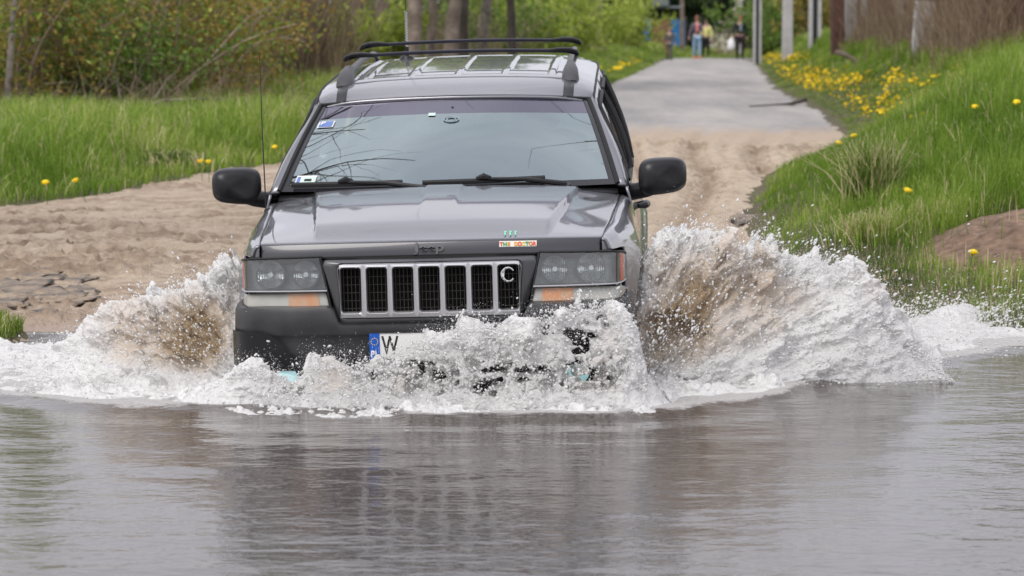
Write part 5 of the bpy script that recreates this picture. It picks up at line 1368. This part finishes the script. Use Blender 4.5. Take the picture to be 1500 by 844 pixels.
def make_splash(name, bb, h, fn, tanfn, dr, label, seed):
    X_, Y_, Z_ = vox(bb, h); F = fn(X_, Y_, Z_)
    # close the box
    F[0], F[-1] = .3, .3; F[:, 0], F[:, -1] = .3, .3; F[:, :, -1] = .3
    V, Q = poly(F, bb, h)
    del X_, Y_, Z_, F
    C, R, D = dr(np.random.default_rng(seed))
    rm = np.random.default_rng(seed + 5); kk = rm.integers(0, len(C), int(len(C) * 1.7)); C = np.concatenate([C, C[kk] + rm.normal(0, .035, (len(kk), 3))]); R = np.concatenate([R, rm.uniform(.0005, .0012, len(kk))]); D = np.concatenate([D, D[kk]])
    DV, DF = drops(C, R, np.random.default_rng(seed + 1), 1.5, D)
    nv, nq, ntr = len(V) + len(DV), len(Q), len(DF)
    me = bpy.data.meshes.new(name); me.vertices.add(nv); me.vertices.foreach_set('co', np.concatenate([V, DV]).astype(np.float32).ravel())
    me.loops.add(nq * 4 + ntr * 3); me.loops.foreach_set('vertex_index', np.concatenate([Q.ravel(), (DF + len(V)).ravel()]).astype(np.int32))
    me.polygons.add(nq + ntr); me.polygons.foreach_set('loop_start', np.concatenate([np.arange(nq) * 4, nq * 4 + np.arange(ntr) * 3]).astype(np.int32))
    me.polygons.foreach_set('loop_total', np.concatenate([np.full(nq, 4), np.full(ntr, 3)]).astype(np.int32)); me.polygons.foreach_set('use_smooth', np.ones(nq + ntr, dtype=bool)); me.update(calc_edges=True)
    for an, av in (('tan', np.concatenate([tanfn(V[:, 0], V[:, 1], V[:, 2]), np.clip(tanfn(DV[:, 0], DV[:, 1], DV[:, 2]) * .35, 0, 1)])), ('clear', np.concatenate([clearfn(V[:, 0], V[:, 1], V[:, 2]), np.full(len(DV), -.25)]))):
        me.attributes.new(an, 'FLOAT', 'POINT').data.foreach_set('value', av.astype(np.float32))
    me.materials.append(M_SPL); me_o = bpy.data.objects.new(name, me); COL.objects.link(me_o)
    tag(me_o, label, None, None, 'stuff'); me_o.name = name
    return me_o
def bank_drops(rr, n, xf, zf, yf, rmin=.0012, rmax=.007, pw=3.0):
    C = np.stack([xf(rr, n), yf(rr, n), np.zeros(n)], -1); C[:, 2] = zf(rr, C[:, 0]); 
    R = rmin + (rmax - rmin) * rr.random(n) ** pw
    return C, R
# --- right: the big fan thrown by the front wheel
TX = [.40, .50, .56, .66, .74, .81, .90, .98, 1.08, 1.15, 1.19, 1.24, 1.32, 1.40, 1.47, 1.55, 1.60, 1.66, 1.71, 1.76, 1.9, 2.1]
TZ = [.34, .44, .49, .56, .61, .645, .63, .615, .55, .61, .63, .52, .48, .54, .50, .49, .44, .40, .33, .24, .10, -.10]
def apron(F, x, y, z, k, seed, h0, h1):
    ap = z - (h0 + h1 * fbm3(x * 6 + seed, y * 6, z * 4, 4)) * k
    return ap
def fan_f(x, y, z, TX_, TZ_, ox, sg, yc0, ycs, cav, seed, wmax, apk):
    T = np.interp(x[:, 0, 0], TX_, TZ_)[:, None, None].astype(np.float32); yc = yc0 + ycs * (x - ox)
    rel = np.clip(z / T, 0, 1.3)
    F0 = np.maximum(z - T + .035, np.abs(y - yc) - (wmax - .19 * rel))
    cv = np.sqrt(((x - cav[0]) / cav[3]) ** 2 + ((y - cav[1]) / cav[4]) ** 2 + ((z - cav[2]) / cav[5]) ** 2) - 1
    F0 = np.maximum(F0, -cv * .2)
    def det(F, x, y, z):
        T = np.interp(x, TX_, TZ_); rel = np.clip(z / T, 0, 1.3)
        dx = (x - ox) * sg; r = np.hypot(dx, z + .15); th = np.arctan2(z + .15, dx)
        wv = .4 * fbm3(x * 5 + seed, y * 5, z * 5, 2)
        st = ridged(r * 3.2 + 3 + wv, th * 6.5 + seed, y * 5, 4)
        st2 = ridged(r * 8 + seed + wv, th * 26, y * 14, 2)
        fn = fbm3(r * 9, th * 13 + 4, y * 11 + seed, 3); fine = ridged(r * 14, th * 27, y * 20 + seed, 3)
        tp_ = sstep(.55, 1.05, rel)
        return F + (.06 * vnoise3(x * 10, y * 6, z * 0 + 1 + seed)) * tp_ - (.055 + .05 * tp_) * st - .013 * st2 - .044 * fn - (.020 + .014 * tp_) * fine + .020
    F = narrow(F0, .17, det, x, y, z)
    A = z - .045 * apk(x, y, z)
    def det2(F, x, y, z): return z - (.035 + .075 * fbm3(x * 6 + seed, y * 6, z * 4, 4)) * apk(x, y, z) + .035 * (1 - apk(x, y, z)) + .020 * ridged(x * 20, y * 20, z * 20 + seed, 3) + .02 * fbm3(x * 12, y * 12, z * 12, 2)
    A = narrow(A, .14, det2, x, y, z)
    return np.minimum(F, A)
def right_f(x, y, z):
    return fan_f(x, y, z, TX, TZ, .45, 1, 13.80, .22, (.70, 13.42, .19, .25, .34, .24), 3.0, .30, lambda x, y, z: sstep(.02, .35, y - np.maximum(foam_front(x), 13.05) + .2 * vnoise3(x * 3, y * 3, z * 0)) * sstep(.50, .60, x) * sstep(2.2, 1.75, x))
def right_tan(x, y, z):
    w_ = .10 * fbm3(x * 7, y * 7, z * 7, 3); u_ = (x - .74) * .86 - (z - .26) * .5 + w_; v_ = (x - .74) * .5 + (z - .26) * .86 + w_
    c_ = np.exp(-((u_ / .15) ** 2 + (v_ / .27) ** 2))
    c2 = .55 * np.exp(-((x - 1.35) / .30) ** 2 - ((z - .40) / .12) ** 2) 
    n_ = fbm3(x * 3.5, y * 3.5, z * 3.5, 3)
    return np.clip(.72 * c_ + .75 * c2 + .16 + .55 * n_, 0, 1) * sstep(.0, .12, z)
def right_dr(rr):
    n = 9000; x = rr.uniform(.42, 2.0, n); T = np.interp(x, TX, TZ); z = T + rr.exponential(.045, n) - .05; y = 13.8 + .22 * (x - .5) + rr.normal(0, .12, n)
    R = .0010 + .0050 * rr.random(n) ** 4
    m_ = 700; x2 = .66 + rr.normal(0, .14, m_); z2 = np.abs(.22 + rr.normal(0, .15, m_)); y2 = 13.25 + rr.normal(0, .12, m_); R2 = .0012 + .0055 * rr.random(m_) ** 4
    k_ = 3500; x3 = rr.uniform(.6, 2.1, k_); z3 = rr.random(k_) * np.interp(x3, TX, TZ); y3 = 13.45 + .22 * (x3 - .5) - .1 * rr.random(k_); R3 = .001 + .0045 * rr.random(k_) ** 3
    q_ = 2600; x4 = rr.uniform(1.5, 3.0, q_); y4 = rr.uniform(14.2, 16.0, q_); z4 = .05 + rr.exponential(.09, q_); R4 = .0012 + .004 * rr.random(q_) ** 3
    C = np.stack([np.concatenate([x, x2, x3, x4]), np.concatenate([y, y2, y3, y4]), np.concatenate([z, z2, z3, z4])], -1); R = np.concatenate([R, R2, R3, R4])
    k = C[:, 2] > .0; C, R = C[k], R[k]
    D = np.stack([C[:, 0] - .3, C[:, 0] * 0, C[:, 2] + .3], -1) * 2; return C, R, D
make_splash('water_splash', ((.36, 2.25), (12.95, 14.45), (-.02, .80)), .0058, right_f, right_tan, right_dr, 'tallest fan of white and muddy water thrown out beside the wheel on the right of the photo', 900)
# --- left
LX = [-2.27, -2.08, -2.0, -1.92, -1.82, -1.74, -1.62, -1.54, -1.46, -1.38, -1.30, -1.22, -1.12, -1.02]
LZ = [-.10, .09, .16, .23, .30, .315, .36, .395, .42, .45, .485, .47, .46, .42]
def left_f(x, y, z):
    return fan_f(x, y, z, LX, LZ, -.95, -1, 13.82, -.10, (-1.41, 13.50, .19, .13, .20, .19), 8.0, .30, lambda x, y, z: sstep(13.12, 13.45, y + .2 * vnoise3(x * 3, y * 3, z * 0 + 2)) * sstep(-.95, -1.1, x) * sstep(-2.3, -1.9, x))
def left_tan(x, y, z):
    w_ = .10 * fbm3(x * 7 + 3, y * 7, z * 7, 3); c_ = np.exp(-(((x + 1.41 + w_) / .12) ** 2 + ((z - .20 + w_) / .19) ** 2))
    return np.clip(.75 * c_ + .30 * np.exp(-((x + 1.6) / .35) ** 2 - ((z - .2) / .15) ** 2) + .15 + .55 * fbm3(x * 3.5 + 4, y * 3.5, z * 3.5, 3), 0, 1) * sstep(.0, .10, z)
def left_dr(rr):
    n = 6000; x = rr.uniform(-2.2, -1.0, n); T = np.interp(x, LX, LZ); z = T + rr.exponential(.035, n) - .05; y = 13.82 - .1 * (x + 1) + rr.normal(0, .10, n); R = .001 + .005 * rr.random(n) ** 4
    m_ = 350; x2 = -1.35 + rr.normal(0, .15, m_); z2 = np.abs(.18 + rr.normal(0, .12, m_)); y2 = 13.3 + rr.normal(0, .08, m_); R2 = .001 + .0045 * rr.random(m_) ** 4
    k_ = 2500; x3 = rr.uniform(-2.2, -1.0, k_); z3 = rr.random(k_) * np.interp(x3, LX, LZ); y3 = 13.48 - .1 * rr.random(k_); R3 = .001 + .004 * rr.random(k_) ** 3
    C = np.stack([np.concatenate([x, x2, x3]), np.concatenate([y, y2, y3]), np.concatenate([z, z2, z3])], -1); R = np.concatenate([R, R2, R3]); k = C[:, 2] > 0
    C, R = C[k], R[k]; D = np.stack([C[:, 0] + .8, C[:, 0] * 0, C[:, 2] + .3], -1) * 2; return C, R, D
make_splash('water_splash', ((-2.35, -.92), (12.95, 14.4), (-.02, .62)), .0058, left_f, left_tan, left_dr, 'lower muddy wave of water thrown out beside the wheel on the left of the photo', 910)
# --- front: lacy sheet breaking over the bumper
FX = [-1.45, -1.24, -1.117, -1.0, -.917, -.86, -.77, -.66, -.544, -.43, -.315, -.20, -.143, -.03, .03, .143, .258, .37, .47, .53, .58, .70]
FZ = [.02, .12, .19, .15, .108, .20, .215, .185, .20, .25, .31, .36, .365, .345, .35, .39, .43, .445, .43, .34, .12, .0]
def front_f(x, y, z):
    T = np.interp(x[:, 0, 0], FX, FZ)[:, None, None].astype(np.float32)
    rel = np.clip(z / T, 0, 1.3)
    yb = .08 * rel + .45 * sstep(.9, 1.45, np.abs(x + .35))
    F0 = np.maximum(z - T + .025, np.abs(y - 12.80 - yb) - (.035 + .03 * sstep(.3, 0, rel)))
    def det(F, x, y, z):
        wr = fbm3(x * 3, y * 3, z * 3, 2)
        st = ridged(x * 7 + 2 * wr, y * 7, z * 5 + 3, 4); fn = fbm3(x * 15, y * 14, z * 15, 3); fine = ridged(x * 26, y * 24, z * 26 + 2, 3)
        F = F + .07 * vnoise3(x * 14, y * 8, z * 0 + 9) * sstep(.1, .3, z) - .05 * vnoise3(x * 4, z * 3, z * 0) * 0 - .038 * st - .022 * fn - .016 * fine + .010
        mid = np.exp(-((z - .13) / .085) ** 2) * sstep(-.75, -.5, x) * sstep(.50, .35, x) + np.exp(-((x - .33) / .13) ** 2 - ((z - .33) / .08) ** 2) + .8 * np.exp(-((x + .95) / .12) ** 2 - ((z - .1) / .07) ** 2)
        lace = ridged(x * 20 + 3 * wr, y * 6, z * 24 + 2 * wr, 4)
        return np.maximum(F, (.27 - lace - 1.0 * (1 - np.clip(mid * 1.5, 0, 1))) * .05)
    F = narrow(F0, .13, det, x, y, z)
    def apk(x, y, z): return sstep(12.50, 12.68, y + .25 * vnoise3(x * 3, y * 3, z * 0 + 7) - .9 * sstep(.75, 1.35, np.abs(x + .35)))
    A = z - .03 * apk(x, y, z)
    def det2(F, x, y, z): return z - (.03 + .055 * fbm3(x * 7, y * 7, z * 4, 4)) * apk(x, y, z) + .035 * (1 - apk(x, y, z)) + .024 * ridged(x * 24, y * 24, z * 24 + 2, 3) + .02 * fbm3(x * 15, y * 14, z * 15, 2)
    A = narrow(A, .12, det2, x, y, z)
    return np.minimum(F, A)
def front_tan(x, y, z): return np.clip(.12 + .5 * fbm3(x * 3 + 9, y * 3, z * 3, 3) + .25 * sstep(-.3, -.8, x), 0, 1) * sstep(.02, .1, z)
def front_dr(rr):
    n = 5500; x = rr.uniform(-1.2, .60, n); T = np.interp(x, FX, FZ); z = T + rr.exponential(.022, n) - .04; y = 12.84 + rr.normal(0, .05, n); R = .001 + .0048 * rr.random(n) ** 4
    m_ = 4500; x2 = rr.uniform(-1.1, .56, m_); z2 = rr.random(m_) * np.interp(x2, FX, FZ) * .9; y2 = 12.72 + rr.normal(0, .05, m_); R2 = .0012 + .005 * rr.random(m_) ** 3.5
    C = np.stack([np.concatenate([x, x2]), np.concatenate([y, y2]), np.concatenate([z, z2])], -1); R = np.concatenate([R, R2]); k = C[:, 2] > 0; C, R = C[k], R[k]
    return C, R, rr.normal(0, 1, (len(C), 3)) + np.array([.3, 0, .6])
make_splash('bow_wave', ((-1.75, 1.05), (12.22, 13.45), (-.02, .58)), .0052, front_f, front_tan, front_dr, 'lacy white bow wave breaking over the bumper and number plate', 920)
# --- foaming wash running out along the right shore
def wash_f(x, y, z):
    x2, y2 = x[:, :, 0], y[:, :, 0]; d = y2 - foam_front(x2)
    t = (.012 + .062 * np.clip(.4 + fbm2(x2 * 2.2, y2 * 2.2, 4, 3.), 0, 1.2)) * sstep(.1, .6, d + .3 * fbm2(x2 * 2, y2 * 2, 2, 1.)) * sstep(2.4, 1.6, d)
    t = t + .06 * np.exp(-((d - 1.5 - .2 * fbm2(x2 * 1.5, y2 * 0, 2, 6.)) / .22) ** 2)
    t = t * sstep(.10, .02, terrain(x2, y2, False)) - .03 * (1 - sstep(.10, .02, terrain(x2, y2, False)))
    F = z - t[:, :, None]
    return narrow(F, .12, lambda F, x, y, z: F + .022 + .024 * ridged(x * 13, y * 24, z * 24, 3) + .026 * fbm3(x * 8, y * 14, z * 14, 3), x, y, z)
def wash_dr(rr):
    n = 5000; x = rr.uniform(1.5, 3.2, n); y = foam_front(x) + rr.uniform(.6, 2.0, n); z = np.abs(rr.normal(.05, .05, n)); C = np.stack([x, y, z], -1)
    return C, .0012 + .005 * rr.random(n) ** 3, np.tile(np.array([[1., 0, 1.]]), (n, 1))
make_splash('foam_wash', ((1.35, 3.6), (13.3, 17.2), (-.02, .30)), .012, wash_f, lambda x, y, z: np.clip(.15 + .3 * fbm3(x * 2, y * 2, z * 2, 3), 0, 1), wash_dr, 'white foaming wash spreading along the foot of the right bank', 930)
def wash_dr2(rr):
    n = 3500; x = rr.uniform(-3.1, -1.8, n); y = foam_front(x) + rr.uniform(.3, 1.6, n); z = np.abs(rr.normal(.03, .04, n)); C = np.stack([x, y, z], -1)
    return C, .0010 + .004 * rr.random(n) ** 3, np.tile(np.array([[-1., 0, 1.]]), (n, 1))
def wash_left(x, y, z): return wash_f(x, y, z) + .020 * sstep(-1.95, -1.75, x)
make_splash('foam_wash', ((-3.5, -1.7), (12.9, 16.0), (-.02, .22)), .011, wash_left, lambda x, y, z: np.clip(.15 + .3 * fbm3(x * 2, y * 2, z * 2, 3), 0, 1), wash_dr2, 'low white foaming wash reaching the left picture edge below the sand', 940)
# ------------------------------------------------------------------ people
M_SKIN = mat('skin', (.55, .33, .25), rough=.6)
def skinned(name, V, E, R, m_, parent, sub=1, root=0):
    me = bpy.data.meshes.new(name); me.from_pydata(V, E, []); me.update(); me.materials.append(m_)
    o = bpy.data.objects.new(name, me); COL.objects.link(o); o.parent = parent
    k = o.modifiers.new('skin', 'SKIN'); k.use_smooth_shade = True
    sv_ = me.skin_vertices[0].data
    for i, r_ in enumerate(R): sv_[i].radius = (r_, r_) if not isinstance(r_, tuple) else r_
    sv_[root].use_root = True
    s = o.modifiers.new('sub', 'SUBSURF'); s.levels = sub; s.render_levels = sub
    return o
def person(x, y, h, label, yaw=0.0, top=None, bottom=None, shoe=None, hair=(.10, .06, .04), arms=((.06, 0), (.06, 0)), stride=.12, female=False, seated=False, z=None, shirt=None):
    """h: standing height; arms: (outward, bend forward) of each arm"""
    z0 = gz(x, y) if z is None else z
    root = empty('person', (x, y, z0), (0, 0, yaw)); tag(root, label, 'person')
    k = h / 1.75; sw = .19 if not female else .165
    hip = .93 if not seated else .12
    sp = [(0, 0, hip), (0, .0, hip + .14), (0, -.01, hip + .30), (0, 0, hip + .46), (0, 0, hip + .54), (0, -.012, hip + .60), (0, -.02, hip + .68), (0, -.015, hip + .77)]
    rad = [(.15, .11), (.13, .10), (.15, .11), (.13, .09), .05, .06, (.078, .092), .062]
    V = list(sp); E = [(i, i + 1) for i in range(7)]; R = list(rad)
    joints = {}
    for si, sg in enumerate((-1, 1)):
        o_, f_ = arms[si]; sh = len(V); V += [(sg * sw, 0, hip + .47), (sg * (sw + .05 + o_ * .5), -.02 - f_ * .05, hip + .20), (sg * (sw + .06 + o_), -.05 - f_ * .28, hip - .04 + f_ * .22), (sg * (sw + .065 + o_), -.06 - f_ * .33, hip - .12 + f_ * .24)]
        R += [.055, .045, .030, (.022, .036)]; E += [(3, sh), (sh, sh + 1), (sh + 1, sh + 2), (sh + 2, sh + 3)]
        hp = V[sh + 3]
        for q, ln_ in enumerate((.062, .072, .075, .066)):
            b_ = len(V); V += [(hp[0] + sg * .004, hp[1] - .027 + .018 * q, hp[2] - .035), (hp[0], hp[1] - .027 + .018 * q - .006, hp[2] - .035 - ln_)]; R += [.0095, .007]; E += [(sh + 3, b_), (b_, b_ + 1)]
        b_ = len(V); V += [(hp[0] - sg * .01, hp[1] - .045, hp[2] + .0), (hp[0] - sg * .014, hp[1] - .062, hp[2] - .04)]; R += [.011, .008]; E += [(sh + 3, b_), (b_, b_ + 1)]
        lg = len(V); s_ = stride * (1 if sg > 0 else -1)
        if seated: V += [(sg * .10, 0, hip - .02), (sg * .14, -.46, hip + .06), (sg * .14, -.62, hip - .30), (sg * .14, -.78, hip - .36)]
        else: V += [(sg * .095, 0, hip - .06), (sg * .10, -.02 - s_ * .5, hip - .46), (sg * .10, .03 - s_, .075), (sg * .11, -.13 - s_, .035)]
        R += [.095, .062, .042, .032]; E += [(0, lg), (lg, lg + 1), (lg + 1, lg + 2), (lg + 2, lg + 3)]; joints[sg] = (sh, lg)
    V = [(a * k, b * k, c * k) for a, b, c in V]; R = [(r_[0] * k, r_[1] * k) if isinstance(r_, tuple) else r_ * k for r_ in R]
    skinned('body', V, E, R, M_SKIN, root, 1)
    def cloth(nm, idx, ed, m_, g): 
        mp_ = {a: i for i, a in enumerate(idx)}
        skinned(nm, [V[a] for a in idx], [(mp_[a], mp_[b]) for a, b in ed], [((R[a][0] + g, R[a][1] + g) if isinstance(R[a], tuple) else R[a] + g) for a in idx], m_, root, 1)
    (s1, l1), (s2, l2) = joints[-1], joints[1]
    if bottom: cloth('trousers', [0, l1, l1 + 1, l1 + 2, l2, l2 + 1, l2 + 2], [(0, l1), (l1, l1 + 1), (l1 + 1, l1 + 2), (0, l2), (l2, l2 + 1), (l2 + 1, l2 + 2)], bottom, .016 * k)
    if top: cloth('jacket', [0, 1, 2, 3, s1, s1 + 1, s1 + 2, s2, s2 + 1, s2 + 2], [(0, 1), (1, 2), (2, 3), (3, s1), (s1, s1 + 1), (s1 + 1, s1 + 2), (3, s2), (s2, s2 + 1), (s2 + 1, s2 + 2)], top, .020 * k)
    if shirt: q = MB(); q.box((0, (-.135) * k, (hip + .33) * k), (.085 * k, .02, .30 * k)); q.build('shirt_front', shirt, root, bevel=.01)
    if shoe:
        for sg in (-1, 1):
            a, b = Vector(V[joints[sg][1] + 2]), Vector(V[joints[sg][1] + 3]); q = MB()
            q.tube([a + Vector((0, .05, -.02)), a + Vector((0, 0, -.01)), (a + b) / 2 + Vector((0, 0, -.01)), b, b + Vector((0, -.04, -.008))], [.035, .05, .048, .045, .025], n=10, flat=.8); q.build('shoe', shoe, root)
    # head details
    hz = (hip + .70) * k; hy = -.02 * k
    q = MB(); lp = []
    for i in range(9):
        ph = -.25 + (pi / 2 + .25) * i / 8; lp.append([(.090 * k * cos(ph) * cos(t), hy + .018 * k + .103 * k * cos(ph) * sin(t), hz + .03 * k + .105 * k * sin(ph)) for t in [2 * pi * j / 18 for j in range(18)]])
    if female:
        lp = [[(.070 * k * cos(t), hy + .04 * k + .06 * k * sin(t), hz - .13 * k) for t in [2 * pi * j / 18 for j in range(18)]]] + lp
    q.loops(lp, cap0=True, cap1=True); q.build('hair', mat('hair', hair, rough=.7), root)
    q = MB(); q.tube([(0, hy - .088 * k, hz + .012 * k), (0, hy - .112 * k, hz - .018 * k)], [.008 * k, .015 * k], n=6); q.build('nose', M_SKIN, root)
    for sg in (-1, 1):
        q = MB(); q.tube([(sg * .031 * k, hy - .084 * k, hz + .012 * k), (sg * .031 * k, hy - .094 * k, hz + .012 * k)], .010 * k, n=8); q.build('eye', M_INK, root)
        q = MB(); q.tube([(sg * .082 * k, hy + .01 * k, hz + .02 * k), (sg * .090 * k, hy + .015 * k, hz - .02 * k)], .014 * k, n=6); q.build('ear', M_SKIN, root)
    q = MB(); q.tube([(-.022 * k, hy - .088 * k, hz - .045 * k), (.022 * k, hy - .088 * k, hz - .045 * k)], .006 * k, n=6); q.build('mouth', mat('lips', (.42, .16, .14), rough=.5), root)
    return root, V, joints
DP = 112
def xr(px, d): return (px - 750) * d / 4485
M_JEANS = mat('jeans', (.20, .33, .48), rough=.8, noise=(12, (.32, .45, .58), .4)); M_GREYJ = mat('grey_purple_jacket', (.12, .105, .13), rough=.8); M_PINK = mat('coral_shirt', (.85, .22, .24), rough=.7)
M_REDS = mat('red_trainers', (.75, .07, .09), rough=.6); M_BLKJ = mat('black_jacket', (.012, .018, .02), rough=.7); M_PLUM = mat('dark_plum_trousers', (.035, .018, .03), rough=.8); M_GSH = mat('grey_shirt', (.30, .34, .38), rough=.8)
M_YJ = mat('pale_yellow_top', (.75, .72, .25), rough=.8); M_DK = mat('dark_trousers', (.02, .02, .022), rough=.8); M_OLV = mat('drab_jacket', (.10, .095, .08), rough=.8)
person(xr(1020, DP), DP, 1.56, 'woman in blue jeans, grey jacket and coral top with red shoes walking on the road', .05, M_GREYJ, M_JEANS, M_REDS, (.22, .09, .06), ((.10, 0), (.0, .75)), .10, True, shirt=M_PINK)
person(xr(1033, DP + 4), DP + 4, 1.42, 'person in pale yellow top walking half hidden behind the woman in jeans', .1, M_YJ, M_DK, M_DK, (.08, .05, .04), ((.03, 0), (.03, 0)), .08)
pm_, Vm, jm = person(xr(1083, DP - 1), DP - 1, 1.58, 'man in black jacket and dark trousers carrying a white bag', .12, M_BLKJ, M_PLUM, M_DK, (.28, .12, .07), ((.10, .35), (.02, 0)), .07, shirt=M_GSH)
pb_, Vb, jb = person(xr(980, DP - 4), DP - 4, 1.12, 'child in drab jacket holding a long stick at the left edge of the road', -.1, M_OLV, mat('grey_trousers', (.09, .10, .11), rough=.8), M_DK, (.30, .15, .09), ((.10, .5), (.05, .2)), .05)
hb_ = Vector(Vm[jm[-1][0] + 3]) ; wp = pm_.location + Matrix.Rotation(.12, 3, 'Z') @ hb_
q = MB(); lp = []
for zz, w_ in ((-.03, .01), (-.09, .05), (-.14, .10), (-.30, .135), (-.43, .125), (-.47, .07)): lp.append([(w_ * cos(t) * (1 + .08 * sin(5 * t)), w_ * .5 * sin(t), zz) for t in [2 * pi * j / 20 for j in range(20)]])
q.loops(lp, cap0=True, cap1=True); BG = q.build('carrier_bag', mat('white_bag', (.85, .85, .88), rough=.4), None); BG.location = wp + Vector((-.03, -.02, .01)); tag(BG, 'white plastic carrier bag hanging from the hand of the man in black', 'bag')
hb2 = pb_.location + Matrix.Rotation(-.1, 3, 'Z') @ Vector(Vb[jb[-1][0] + 3])
q = MB(); a = hb2; q.tube([a + Vector((-.30, -.02, .58)), a + Vector((0, -.03, .02)), a + Vector((.24, -.03, -.42))], [.022, .026, .022], n=7); o = q.build('long_stick', mat('red_brown_stick', (.26, .09, .07), rough=.8), None); tag(o, 'long reddish stick held slantwise by the child', 'stick')
# two people in the front seats, dim behind the glass
def in_car(p): return CM @ Vector(p)
for lx, lb, cl_, hr in ((.37, 'driver dimly visible behind the windscreen with hands at the wheel', M_DK, (.08, .05, .04)), (-.37, 'front passenger in pale top dimly visible behind the glass on the left of the photo', M_GSH, (.20, .12, .08))):
    p = in_car((lx, 2.50, .66)); rt, _, _ = person(p.x, p.y, 1.70, lb, -PSI, cl_, M_DK, None, hr, ((-.06, 1.5), (-.06, 1.5)) if lx > 0 else ((-.04, .8), (-.04, .8)), 0, seated=True, z=p.z)
